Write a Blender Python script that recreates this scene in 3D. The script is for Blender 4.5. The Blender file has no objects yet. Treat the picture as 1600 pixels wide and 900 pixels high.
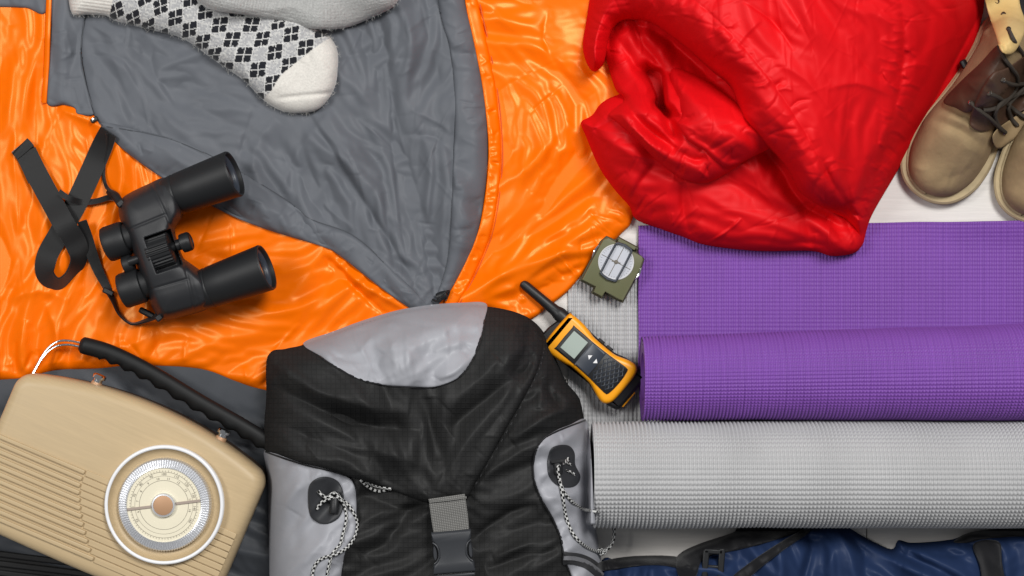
import bpy, bmesh, math, random
import numpy as np
from mathutils import Vector, Matrix

# ------------------------------------------------------------------ camera, light, exposure
S = 0.00075            # metres per photograph pixel at floor level
CH = 2.0               # camera height
sc = bpy.context.scene
col = sc.collection
cam = bpy.data.cameras.new('camera'); cam.sensor_width = 36; cam.lens = 36 * CH / (1600 * S)
cam.clip_start = 0.05; cam.clip_end = 50
co = bpy.data.objects.new('camera', cam); co.location = (0, 0, CH); col.objects.link(co); sc.camera = co

world = bpy.data.worlds.new('World'); sc.world = world; world.use_nodes = True
bg = world.node_tree.nodes['Background']
bg.inputs[0].default_value = (0.93, 0.96, 1.0, 1); bg.inputs[1].default_value = 0.19

def area_light(name, loc, target, size, power, color):
    l = bpy.data.lights.new(name, 'AREA'); l.shape = 'SQUARE'; l.size = size; l.energy = power; l.color = color
    o = bpy.data.objects.new(name, l); o.location = loc
    o.rotation_euler = (Vector(target) - Vector(loc)).to_track_quat('-Z', 'Y').to_euler()
    col.objects.link(o); return o
area_light('softbox_left', (-1.45, 0.5, 2.2), (-0.1, 0.0, 0.0), 0.7, 27, (1.0, 0.985, 0.96))
area_light('softbox_right', (0.72, 1.05, 2.4), (0.0, 0.0, 0.0), 0.75, 57, (1.0, 0.99, 0.97))
sc.view_settings.view_transform = 'Standard'; sc.view_settings.look = 'None'
sc.view_settings.exposure = 0.0; sc.view_settings.gamma = 1.0

# ------------------------------------------------------------------ coordinates
HP = CH / S            # camera height in pixels
def W(px, py, z):
    """photograph pixel + height (all in pixels) -> world metres"""
    k = (HP - np.asarray(z, float)) / HP
    return np.stack([(np.asarray(px, float) - 800) * S * k, (450 - np.asarray(py, float)) * S * k,
                     np.asarray(z, float) * S + 0 * k], -1)
def WP(P):
    P = np.asarray(P, float); return W(P[:, 0], P[:, 1], P[:, 2])
class Frame:
    """a rigid thing: centre pixel, base height, in-plane angle (degrees, counter-clockwise as seen)"""
    def __init__(s, px, py, base, zmid, ang):
        s.k = (HP - zmid) / HP; s.base = base
        s.loc = np.array([(px - 800) * S * s.k, (450 - py) * S * s.k, base * S]); a = math.radians(ang)
        s.R = np.array([[math.cos(a), -math.sin(a), 0], [math.sin(a), math.cos(a), 0], [0, 0, 1]]); s.ang = a
    def __call__(s, P):
        P = np.asarray(P, float) * np.array([S * s.k, S * s.k, S]); return P @ s.R.T + s.loc

ROOTM = {}
def thing(name, label, cat, loc, ang=0.0, group=None):
    o = bpy.data.objects.new(name, None); col.objects.link(o); o.empty_display_size = 0.02
    loc = [float(v) for v in loc]
    o.location = loc; o.rotation_euler = (0, 0, ang); o['label'] = label; o['category'] = cat
    if group: o['group'] = group
    ROOTM[o.name] = (np.array(loc), ang); return o
def thing_px(name, label, cat, px, py, z=0, group=None):
    return thing(name, label, cat, W(px, py, z), 0, group)
def rootm(o):
    while o is not None and o.parent is not None: o = o.parent
    return ROOTM.get(o.name) if o is not None else None
def to_local(V, parent):
    if parent is None: return V
    r = rootm(parent)
    if r is None: return V
    V = V - r[0]; c, s_ = math.cos(-r[1]), math.sin(-r[1])
    return np.stack([V[:, 0] * c - V[:, 1] * s_, V[:, 0] * s_ + V[:, 1] * c, V[:, 2]], -1)
def link(name, me, material, parent):
    o = bpy.data.objects.new(name, me); col.objects.link(o)
    if material: me.materials.append(material)
    if parent is not None: o.parent = parent
    return o

# ------------------------------------------------------------------ materials
def lin(c):
    c = [v / 255 for v in c]
    return tuple(v / 12.92 if v <= 0.04045 else ((v + 0.055) / 1.055) ** 2.4 for v in c) + (1,)
def mat(name, rgb, rough=0.5, metal=0.0, spec=0.5, sheen=0.0, sheen_tint=None, var=0.0, vscale=60, bump=(), coat=0.0,
        stretch=None, aniso=0.0, attr=None, rvar=0.0, spectint=None, gloss=None):
    m = bpy.data.materials.new(name); m.use_nodes = True; nt = m.node_tree; N = nt.nodes; L = nt.links
    b = N['Principled BSDF']; c = lin(rgb)
    b.inputs['Base Color'].default_value = c; b.inputs['Roughness'].default_value = rough
    b.inputs['Metallic'].default_value = metal; b.inputs['Specular IOR Level'].default_value = spec
    b.inputs['Sheen Weight'].default_value = sheen; b.inputs['Sheen Roughness'].default_value = 0.4
    if sheen_tint: b.inputs['Sheen Tint'].default_value = lin(sheen_tint)
    if spectint: b.inputs['Specular Tint'].default_value = lin(spectint)
    b.inputs['Coat Weight'].default_value = coat; b.inputs['Coat Roughness'].default_value = 0.15
    tc = N.new('ShaderNodeTexCoord'); mp = N.new('ShaderNodeMapping'); L.new(tc.outputs['Object'], mp.inputs[0])
    if stretch: mp.inputs['Scale'].default_value = stretch
    csock = None
    if attr:
        a = N.new('ShaderNodeAttribute'); a.attribute_name = attr; csock = a.outputs['Color']
    if var > 0:
        n = N.new('ShaderNodeTexNoise'); n.inputs['Scale'].default_value = vscale; n.inputs['Detail'].default_value = 6
        n.inputs['Roughness'].default_value = 0.65; L.new(mp.outputs[0], n.inputs['Vector'])
        r = N.new('ShaderNodeMapRange'); r.inputs[1].default_value = 0.25; r.inputs[2].default_value = 0.75
        r.inputs[3].default_value = 1 - var; r.inputs[4].default_value = 1 + var; L.new(n.outputs['Fac'], r.inputs[0])
        mx = N.new('ShaderNodeMix'); mx.data_type = 'RGBA'; mx.blend_type = 'MULTIPLY'; mx.inputs[0].default_value = 1
        if csock: L.new(csock, mx.inputs[6])
        else: mx.inputs[6].default_value = c
        L.new(r.outputs[0], mx.inputs[7]); csock = mx.outputs[2]
        if rvar > 0:
            r2 = N.new('ShaderNodeMapRange'); r2.inputs[1].default_value = 0.3; r2.inputs[2].default_value = 0.7
            r2.inputs[3].default_value = rough - rvar; r2.inputs[4].default_value = rough + rvar
            L.new(n.outputs['Fac'], r2.inputs[0]); L.new(r2.outputs[0], b.inputs['Roughness'])
    if csock: L.new(csock, b.inputs['Base Color'])
    prev = None
    for (scale, strength, dist) in bump:
        n = N.new('ShaderNodeTexNoise'); n.inputs['Scale'].default_value = scale; n.inputs['Detail'].default_value = 5
        L.new(mp.outputs[0], n.inputs['Vector'])
        bp = N.new('ShaderNodeBump'); bp.inputs['Strength'].default_value = strength; bp.inputs['Distance'].default_value = dist
        L.new(n.outputs['Fac'], bp.inputs['Height'])
        if prev: L.new(prev, bp.inputs['Normal'])
        prev = bp.outputs[0]
    if prev: L.new(prev, b.inputs['Normal'])
    if gloss:          # cloth: a constant thin gloss of the yarn instead of a varnish-like Fresnel coat
        b.inputs['Specular IOR Level'].default_value = 0
        g = N.new('ShaderNodeBsdfGlossy'); g.inputs['Roughness'].default_value = gloss[1]; g.inputs['Color'].default_value = lin(gloss[2])
        mxs = N.new('ShaderNodeMixShader'); mxs.inputs[0].default_value = gloss[0]
        if prev: L.new(prev, g.inputs['Normal'])
        L.new(b.outputs[0], mxs.inputs[1]); L.new(g.outputs[0], mxs.inputs[2]); L.new(mxs.outputs[0], N['Material Output'].inputs['Surface'])
    return m
def grid_material(m, pitch, width, depth, dark=1.0, tint=None):
    """ripstop / webbing lines along UV (UV is in pixels): bump plus a slight change of yarn colour"""
    nt = m.node_tree; N = nt.nodes; L = nt.links; b = N['Principled BSDF']
    uv = N.new('ShaderNodeUVMap'); sp = N.new('ShaderNodeSeparateXYZ'); L.new(uv.outputs[0], sp.inputs[0])
    outs = []
    for k, p in enumerate(pitch):
        mo = N.new('ShaderNodeMath'); mo.operation = 'PINGPONG'; mo.inputs[1].default_value = p / 2
        L.new(sp.outputs[k], mo.inputs[0])
        r = N.new('ShaderNodeMapRange'); r.interpolation_type = 'SMOOTHSTEP'
        r.inputs[1].default_value = 0; r.inputs[2].default_value = width; r.inputs[3].default_value = 1; r.inputs[4].default_value = 0
        L.new(mo.outputs[0], r.inputs[0]); outs.append(r.outputs[0])
    mx = N.new('ShaderNodeMath'); mx.operation = 'MAXIMUM'; L.new(outs[0], mx.inputs[0]); L.new(outs[1], mx.inputs[1])
    bp = N.new('ShaderNodeBump'); bp.inputs['Strength'].default_value = 1.0; bp.inputs['Distance'].default_value = depth * S
    old = b.inputs['Normal'].links
    if old: L.new(old[0].from_socket, bp.inputs['Normal'])
    L.new(mx.outputs[0], bp.inputs['Height']); L.new(bp.outputs[0], b.inputs['Normal'])
    if dark != 1.0:
        cs = b.inputs['Base Color'].links
        mm = N.new('ShaderNodeMix'); mm.data_type = 'RGBA'; mm.blend_type = 'MULTIPLY'
        if cs: L.new(cs[0].from_socket, mm.inputs[6])
        else: mm.inputs[6].default_value = b.inputs['Base Color'].default_value
        mm.inputs[7].default_value = (dark, dark, dark, 1); L.new(mx.outputs[0], mm.inputs[0])
        L.new(mm.outputs[2], b.inputs['Base Color'])
    return m

M = {}
M['orange'] = mat('orange_satin', (246, 110, 0), 0.34, gloss=(0.046, 0.34, (255, 222, 150)), sheen=0.0, sheen_tint=(255, 200, 90), var=0.05, vscale=25, bump=((900, 0.10, 0.0006),), spectint=None)
M['lining'] = mat('grey_lining', (97, 100, 106), 0.55, gloss=(0.012, 0.5, (255, 255, 255)), sheen=0.05, var=0.05, vscale=30, bump=((1200, 0.12, 0.0006),))
M['foot'] = mat('dark_grey_nylon', (70, 73, 78), 0.55, gloss=(0.015, 0.45, (255, 255, 255)), sheen=0.0, var=0.08, vscale=30, bump=((900, 0.15, 0.0006),))
M['red'] = mat('red_nylon', (216, 8, 18), 0.5, gloss=(0.02, 0.58, (255, 235, 235)), sheen=0.0, sheen_tint=(255, 150, 150), var=0.05, vscale=22, bump=((900, 0.1, 0.0006),))
M['pack_black'] = grid_material(mat('black_ripstop', (46, 46, 46), 0.66, gloss=(0.009, 0.5, (255, 255, 255)), sheen=0.0, var=0.14, vscale=50, bump=((1500, 0.3, 0.0006),)), (7.5, 7.5), 1.2, 0.35, 0.86)
M['pack_grey'] = mat('grey_coated_nylon', (160, 161, 167), 0.45, gloss=(0.022, 0.45, (255, 255, 255)), sheen=0.0, var=0.04, vscale=25, bump=((1500, 0.12, 0.0005),))
M['purple'] = mat('purple_foam', (124, 75, 163), 0.5, spec=0.4, var=0.09, vscale=9, bump=((1500, 0.1, 0.0004),), rvar=0.08)
M['matgrey'] = mat('grey_foam', (178, 178, 179), 0.55, spec=0.4, var=0.06, vscale=9, bump=((1500, 0.1, 0.0004),))
M['blackplastic'] = mat('black_plastic', (26, 27, 29), 0.45, spec=0.4, bump=((1500, 0.15, 0.0004),))
M['rubber'] = mat('binocular_rubber', (33, 34, 37), 0.5, spec=0.45, var=0.12, vscale=40, bump=((2500, 0.25, 0.0004),))
M['rubber2'] = mat('black_armour', (24, 25, 27), 0.52, spec=0.4, bump=((2500, 0.2, 0.0003),))
M['strap'] = mat('black_webbing', (17, 17, 18), 0.55, spec=0.35, sheen=0.2, bump=((1800, 0.35, 0.0005),))
M['chrome'] = mat('chrome', (225, 225, 225), 0.12, metal=1.0)
M['brushed'] = mat('brushed_steel', (222, 223, 226), 0.38, metal=0.75)
M['copper'] = mat('copper', (186, 146, 112), 0.5, metal=0.25)
M['white_ring'] = mat('white_ring', (240, 240, 242), 0.3, spec=0.5)
M['radio'] = mat('tan_woodgrain_case', (190, 167, 130), 0.45, spec=0.4, var=0.07, vscale=22, stretch=(1, 16, 1), bump=((60, 0.12, 0.0006),), rvar=0.05)
M['radio_back'] = mat('dark_brown_case', (70, 54, 40), 0.45, spec=0.4)
M['dialcream'] = mat('cream_dial', (232, 224, 200), 0.4, spec=0.35, var=0.02, vscale=40)
M['ink'] = mat('dial_print', (105, 98, 88), 0.6)
M['pointer'] = mat('taupe_pointer', (175, 160, 148), 0.35, metal=0.2)
M['grip'] = mat('black_grip', (20, 21, 22), 0.55, spec=0.3, bump=((700, 0.2, 0.0004),))
M['sock_white'] = mat('offwhite_wool', (214, 210, 203), 0.9, spec=0.1, sheen=0.5, var=0.08, vscale=220, bump=((900, 0.6, 0.0012), (250, 0.3, 0.002)))
M['sock_pat'] = mat('patterned_wool', (255, 255, 255), 0.9, spec=0.1, sheen=0.4, var=0.14, vscale=420, attr='knit', bump=((900, 0.5, 0.001),))
M['sock_grey'] = mat('grey_marl_wool', (168, 168, 166), 0.9, spec=0.1, sheen=0.5, var=0.22, vscale=420, bump=((700, 0.7, 0.0014), (200, 0.4, 0.0025)))
M['yellow'] = mat('yellow_plastic', (250, 166, 22), 0.36, spec=0.45, bump=((1800, 0.08, 0.0003),))
M['lcd'] = mat('lcd_screen', (166, 178, 170), 0.3, spec=0.5)
M['white'] = mat('white_print', (235, 235, 235), 0.5)
M['olive'] = mat('olive_paint', (98, 99, 70), 0.5, spec=0.35, var=0.04, vscale=60, bump=((1500, 0.2, 0.0004),))
M['olive_dark'] = mat('olive_edge', (66, 64, 42), 0.5, spec=0.4)
M['compass_card'] = mat('compass_card', (188, 191, 199), 0.4, spec=0.4, var=0.04, vscale=80)
M['bluegrey'] = mat('bluegrey_frame', (52, 58, 68), 0.4, spec=0.45)
M['suede'] = mat('tan_suede', (150, 128, 96), 0.85, spec=0.15, sheen=0.1, sheen_tint=(200, 180, 150), var=0.16, vscale=35, bump=((1200, 0.4, 0.0006), (90, 0.25, 0.003)))
M['brown'] = mat('dark_brown_leather', (74, 52, 40), 0.55, spec=0.35, var=0.2, vscale=40, bump=((500, 0.3, 0.0008),))
M['tanlining'] = mat('tan_leather_lining', (206, 175, 116), 0.6, spec=0.3, var=0.06, vscale=50, bump=((700, 0.25, 0.0006),))
M['sole'] = mat('boot_sole', (178, 160, 126), 0.75, spec=0.25, var=0.12, vscale=60, bump=((600, 0.3, 0.0006),))
M['lace'] = mat('boot_lace', (66, 60, 54), 0.8, spec=0.2, bump=((1600, 0.6, 0.0006),))
M['blue'] = mat('blue_nylon', (35, 50, 82), 0.55, gloss=(0.012, 0.45, (235, 242, 255)), sheen=0.0, var=0.08, vscale=30, bump=((1000, 0.15, 0.0006),))
M['blackfab'] = mat('black_fabric', (25, 25, 28), 0.65, spec=0.3, sheen=0.15, bump=((1500, 0.4, 0.0006),))
M['ribblack'] = mat('black_ribbed_foam', (24, 24, 25), 0.6, spec=0.35, bump=((1200, 0.2, 0.0005),))
M['buckle'] = mat('charcoal_plastic', (52, 54, 58), 0.4, spec=0.45, bump=((1500, 0.12, 0.0004),))
M['patch'] = mat('dark_rubber_patch', (48, 49, 52), 0.5, spec=0.4, var=0.06)
M['webgrey'] = grid_material(mat('grey_webbing', (138, 137, 134), 0.75, spec=0.2, bump=((2000, 0.3, 0.0005),)), (2.6, 3.4), 0.8, -0.8, 0.6)
M['stitch'] = mat('stitching_thread', (60, 60, 62), 0.8)
M['lightstitch'] = mat('light_thread', (150, 150, 152), 0.8)
M['glass'] = mat('coated_lens', (40, 14, 12), 0.06, spec=0.8, coat=1.0)
M['zip'] = mat('zip_tape', (52, 52, 54), 0.7)
M['zipteeth'] = mat('zip_teeth', (120, 120, 124), 0.4, metal=0.3)
def cord_mat():
    m = mat('checked_cord', (20, 20, 20), 0.75, spec=0.2); nt = m.node_tree; N = nt.nodes; L = nt.links
    uv = N.new('ShaderNodeUVMap'); ck = N.new('ShaderNodeTexChecker'); ck.inputs['Scale'].default_value = 1.0
    ck.inputs['Color1'].default_value = lin((22, 22, 22)); ck.inputs['Color2'].default_value = lin((205, 205, 203))
    mp = N.new('ShaderNodeMapping'); mp.inputs['Scale'].default_value = (0.24, 2.0, 1.0)
    L.new(uv.outputs[0], mp.inputs[0]); L.new(mp.outputs[0], ck.inputs['Vector'])
    L.new(ck.outputs['Color'], N['Principled BSDF'].inputs['Base Color']); return m
M['cord'] = cord_mat()
def plank_mat():
    m = mat('white_washed_wood', (216, 212, 207), 0.55, spec=0.35, var=0.10, vscale=9, stretch=(1.2, 22, 1), bump=((30, 0.25, 0.001),))
    return m
M['wood'] = plank_mat()
M['gap'] = mat('dark_gap', (150, 144, 138), 0.9)

# ------------------------------------------------------------------ numeric helpers
_rng = np.random.default_rng(7); TAB = _rng.random((256, 256)).astype(np.float32)
def vn(x, y, s=0):
    x = np.asarray(x, np.float32) + s * 17.31; y = np.asarray(y, np.float32) + s * 9.77
    xi = np.floor(x).astype(np.int32); yi = np.floor(y).astype(np.int32); xf = x - xi; yf = y - yi
    u = xf * xf * xf * (xf * (xf * 6 - 15) + 10); v = yf * yf * yf * (yf * (yf * 6 - 15) + 10)
    a = TAB[xi & 255, yi & 255]; b = TAB[(xi + 1) & 255, yi & 255]; c = TAB[xi & 255, (yi + 1) & 255]; d = TAB[(xi + 1) & 255, (yi + 1) & 255]
    return (a * (1 - u) + b * u) * (1 - v) + (c * (1 - u) + d * u) * v
def fbm(x, y, s=0, o=3):
    t = 0; a = 0.5; n = 0
    for k in range(o): t = t + a * vn(x * 2 ** k, y * 2 ** k, s + k * 3); n += a; a *= 0.5
    return t / n
def folds(X, Y, ang, ll, ls, s, sharp=1.5, warp=0.6):
    a = math.radians(ang); c, d = math.cos(a), math.sin(a)
    p = (X * c + Y * d) / ll; q = (-X * d + Y * c) / ls
    q = q + warp * (fbm(p * 1.3, q * 0.35, s + 40, 2) - 0.5) * 3
    n = fbm(p, q, s, 2); r = 1 - np.abs(2 * n - 1) * 1.6
    return np.clip(r, 0, 1) ** sharp
def crumple(X, Y, sc_, s, o=3):
    """creased-cloth relief: cusped valleys between facets"""
    t = 0; a = 1.0; n = 0; x, y = X / sc_, Y / sc_
    for k in range(o):
        c, d = math.cos(0.6 + k * 1.1), math.sin(0.6 + k * 1.1); u, v = x * c - y * d, x * d + y * c
        u2 = u + 0.9 * (fbm(u * 0.7, v * 0.7, s + 50 + k, 2) - 0.5); v2 = v + 0.9 * (fbm(v * 0.7, u * 0.7, s + 60 + k, 2) - 0.5)
        t = t + a * np.abs(2 * vn(u2, v2, s + k * 5) - 1); n += a; a *= 0.5; x, y = x * 2.1, y * 2.1
    return t / n
def bump2(X, Y, cx, cy, rx, ry): return np.exp(-((X - cx) / rx) ** 2 - ((Y - cy) / ry) ** 2)
def pf(D, R): t = np.clip(D / R, 0, 1); return np.sqrt(np.clip(1 - (1 - t) ** 2, 0, 1))
def sstep(x, a, b): t = np.clip((x - a) / (b - a), 0, 1); return t * t * (3 - 2 * t)
def smooth(pts, n=6, closed=True):
    P = np.asarray(pts, float); m = len(P); out = []
    rng_ = range(m) if closed else range(m - 1)
    for i in rng_:
        if closed: p0, p1, p2, p3 = P[(i - 1) % m], P[i], P[(i + 1) % m], P[(i + 2) % m]
        else: p0, p1, p2, p3 = P[max(i - 1, 0)], P[i], P[i + 1], P[min(i + 2, m - 1)]
        for k in range(n):
            t = k / n
            out.append(0.5 * (2 * p1 + (p2 - p0) * t + (2 * p0 - 5 * p1 + 4 * p2 - p3) * t * t + (3 * p1 - p0 - 3 * p2 + p3) * t ** 3))
    if not closed: out.append(P[-1])
    return np.array(out)

GX0 = GY0 = -200; GS = 2.0; GW = 1010; GHT = 660
G = np.zeros((GHT, GW), np.float32)          # height of whatever lies uppermost, so later things rest on it
def samp(x, y):
    fx = np.clip((np.asarray(x) - GX0) / GS, 0, GW - 2); fy = np.clip((np.asarray(y) - GY0) / GS, 0, GHT - 2)
    i = fx.astype(int); j = fy.astype(int); u = fx - i; v = fy - j
    return (G[j, i] * (1 - u) + G[j, i + 1] * u) * (1 - v) + (G[j + 1, i] * (1 - u) + G[j + 1, i + 1] * u) * v
def blurred(r):
    k = max(1, int(r / GS)); A = G.copy()
    for _ in range(2):
        for ax in (0, 1):
            c = np.cumsum(np.concatenate([np.repeat(np.take(A, [0], ax), k + 1, ax), A, np.repeat(np.take(A, [-1], ax), k, ax)], ax), ax)
            n = A.shape[ax]; w = 2 * k + 1
            A = (np.take(c, np.arange(w, w + n), ax) - np.take(c, np.arange(0, n), ax)) / w
    return A
def samp_of(A, x, y):
    global G
    old = G; G = A; r = samp(x, y); G = old; return r

class Field:
    def __init__(s, poly, step=2.0, n=6, closed_smooth=True):
        s.poly = smooth(poly, n) if closed_smooth else np.asarray(poly, float); s.step = step
        x0, y0 = s.poly.min(0); x1, y1 = s.poly.max(0)
        x0 = max(x0, -190); y0 = max(y0, -190); x1 = min(x1, 1800); y1 = min(y1, 1100)
        s.x0 = math.floor(x0 / GS) * GS - GS * 2; s.y0 = math.floor(y0 / GS) * GS - GS * 2
        nx = int((x1 - s.x0) / step) + 4; ny = int((y1 - s.y0) / step) + 4
        s.X, s.Y = np.meshgrid(s.x0 + step * np.arange(nx), s.y0 + step * np.arange(ny))
        s.X = s.X.astype(np.float32); s.Y = s.Y.astype(np.float32)
        s.D = sdf(s.X, s.Y, s.poly)
        gy, gx = np.gradient(s.D, step); g = np.sqrt(gx * gx + gy * gy) + 1e-6
        out = s.D < 0
        c = (~out[:-1, :-1]) | (~out[1:, :-1]) | (~out[:-1, 1:]) | (~out[1:, 1:])
        s.cells = c
        mv = np.where(out & (s.D > -2.9 * step), -s.D, 0)
        s.X = s.X + mv * gx / g; s.Y = s.Y + mv * gy / g; s.D = np.maximum(s.D, 0)
        s.d = np.zeros_like(s.X)
    def stroke(s, pts, w, amp, w2=None, taper=0.5, sm=3, power=1.6):
        P = smooth(pts, sm, False) if len(pts) > 2 else np.asarray(pts, float)
        w2 = w if w2 is None else w2; pad = 3.0 * max(w, w2)
        i0 = max(0, int((P[:, 0].min() - pad - s.x0) / s.step)); i1 = min(s.X.shape[1], int((P[:, 0].max() + pad - s.x0) / s.step) + 2)
        j0 = max(0, int((P[:, 1].min() - pad - s.y0) / s.step)); j1 = min(s.X.shape[0], int((P[:, 1].max() + pad - s.y0) / s.step) + 2)
        if i1 <= i0 or j1 <= j0: return
        X = s.X[j0:j1, i0:i1]; Y = s.Y[j0:j1, i0:i1]
        seg = np.sqrt(((P[1:] - P[:-1]) ** 2).sum(1)); cum = np.concatenate([[0], np.cumsum(seg)]); tot = cum[-1] + 1e-6
        best = np.full(X.shape, 1e9, np.float32); side = np.zeros_like(best); tt = np.zeros_like(best)
        for k in range(len(P) - 1):
            a, b = P[k], P[k + 1]; dx, dy = b - a; l2 = dx * dx + dy * dy + 1e-9
            t = np.clip(((X - a[0]) * dx + (Y - a[1]) * dy) / l2, 0, 1)
            ex = X - a[0] - t * dx; ey = Y - a[1] - t * dy; d = ex * ex + ey * ey
            m = d < best; best = np.where(m, d, best); side = np.where(m, dx * ey - dy * ex, side)
            tt = np.where(m, (cum[k] + t * seg[k]) / tot, tt)
        d = np.sqrt(best); ww = np.where(side > 0, w, w2)
        tp = np.clip(np.sin(np.pi * np.clip(tt, 0, 1)), 0, 1) ** taper if taper > 0 else 1.0
        s.d[j0:j1, i0:i1] += amp * tp * np.exp(-(d / ww) ** power)
    def rand(s, n, ang, L=(30, 110), w=(2.5, 7), amp=(0.6, 2.2), seed=1, mask=None, jit=25, neg=0.5, curve=0.25):
        r = random.Random(seed); ny, nx = s.X.shape; k = 0; tries = 0
        while k < n and tries < n * 20:
            tries += 1
            j = r.randrange(ny); i = r.randrange(nx)
            if s.D[j, i] <= 2: continue
            x, y = float(s.X[j, i]), float(s.Y[j, i])
            if mask is not None and r.random() > mask(x, y): continue
            a = math.radians((ang(x, y) if callable(ang) else ang) + r.gauss(0, jit)); l = r.uniform(*L)
            pts = []; cx, cy = x - math.cos(a) * l / 2, y - math.sin(a) * l / 2; cv = r.gauss(0, curve)
            for q in range(5):
                pts.append((cx, cy)); a += cv * 0.5 + r.gauss(0, 0.10); cx += math.cos(a) * l / 4; cy += math.sin(a) * l / 4
            wd = r.uniform(*w); am = r.uniform(*amp) * (-1 if r.random() < neg else 1)
            s.stroke(pts, wd, am, wd * r.uniform(0.35, 1.0), sm=2, power=r.uniform(1.1, 1.8)); k += 1
def _pucker(s, n, L=(14, 45), w=(2, 5), amp=(0.8, 2.6), seed=1, mask=None, slant=0.5, inset=2):
    r = random.Random(seed); P = s.poly; m = len(P); k = 0; tries = 0
    while k < n and tries < n * 20:
        tries += 1; i = r.randrange(m); f = r.random(); a, b = P[i], P[(i + 1) % m]; x, y = a * (1 - f) + b * f
        if not (-60 < x < 1660 and -60 < y < 960): continue
        if mask is not None and not mask(x, y): continue
        t = b - a; l = math.hypot(*t) + 1e-6; nx, ny = -t[1] / l, t[0] / l
        jx, iy = int((x + nx * 4 - s.x0) / s.step), int((y + ny * 4 - s.y0) / s.step)
        if not (0 <= iy < s.D.shape[0] and 0 <= jx < s.D.shape[1]): continue
        if s.D[iy, jx] <= 0.5: nx, ny = -nx, -ny
        an = math.atan2(ny, nx) + r.gauss(0, slant); ln = r.uniform(*L); pts = []
        cx, cy = x + nx * inset, y + ny * inset
        for q in range(4):
            pts.append((cx, cy)); an += r.gauss(0, 0.18); cx += math.cos(an) * ln / 3; cy += math.sin(an) * ln / 3
        wd = r.uniform(*w); s.stroke(pts, wd, r.uniform(*amp) * r.choice((-1, -1, 1)), wd * r.uniform(0.4, 1.0), taper=0.35, sm=2, power=r.uniform(1.0, 1.6)); k += 1
Field.pucker = _pucker
def up2(A, ny, nx):
    y = np.linspace(0, A.shape[0] - 1, ny); x = np.linspace(0, A.shape[1] - 1, nx)
    i = np.minimum(y.astype(int), A.shape[0] - 2); j = np.minimum(x.astype(int), A.shape[1] - 2); u = (y - i)[:, None]; v = (x - j)[None]
    if A.ndim == 3: u = u[..., None]; v = v[..., None]
    return (A[i][:, j] * (1 - v) + A[i][:, j + 1] * v) * (1 - u) + (A[i + 1][:, j] * (1 - v) + A[i + 1][:, j + 1] * v) * u
def soft(A, n=1):
    for _ in range(n):
        B = np.pad(A, 1, 'edge'); A = (4 * A + 2 * (B[:-2, 1:-1] + B[2:, 1:-1] + B[1:-1, :-2] + B[1:-1, 2:]) + B[:-2, :-2] + B[2:, 2:] + B[:-2, 2:] + B[2:, :-2]) / 16
    return A
def patchy(e, sc_, s, lo=-0.5, g=2.2): return lambda X, Y: e * np.clip(g * vn(X / sc_, Y / sc_, s) + lo, 0, 1.6)
def toward(x, y): return lambda X, Y: np.arctan2(y - Y, x - X)
def wild(a, sc_, s, amt=3.0): return lambda X, Y: a + amt * (vn(X / sc_, Y / sc_, s) - 0.5)
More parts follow.
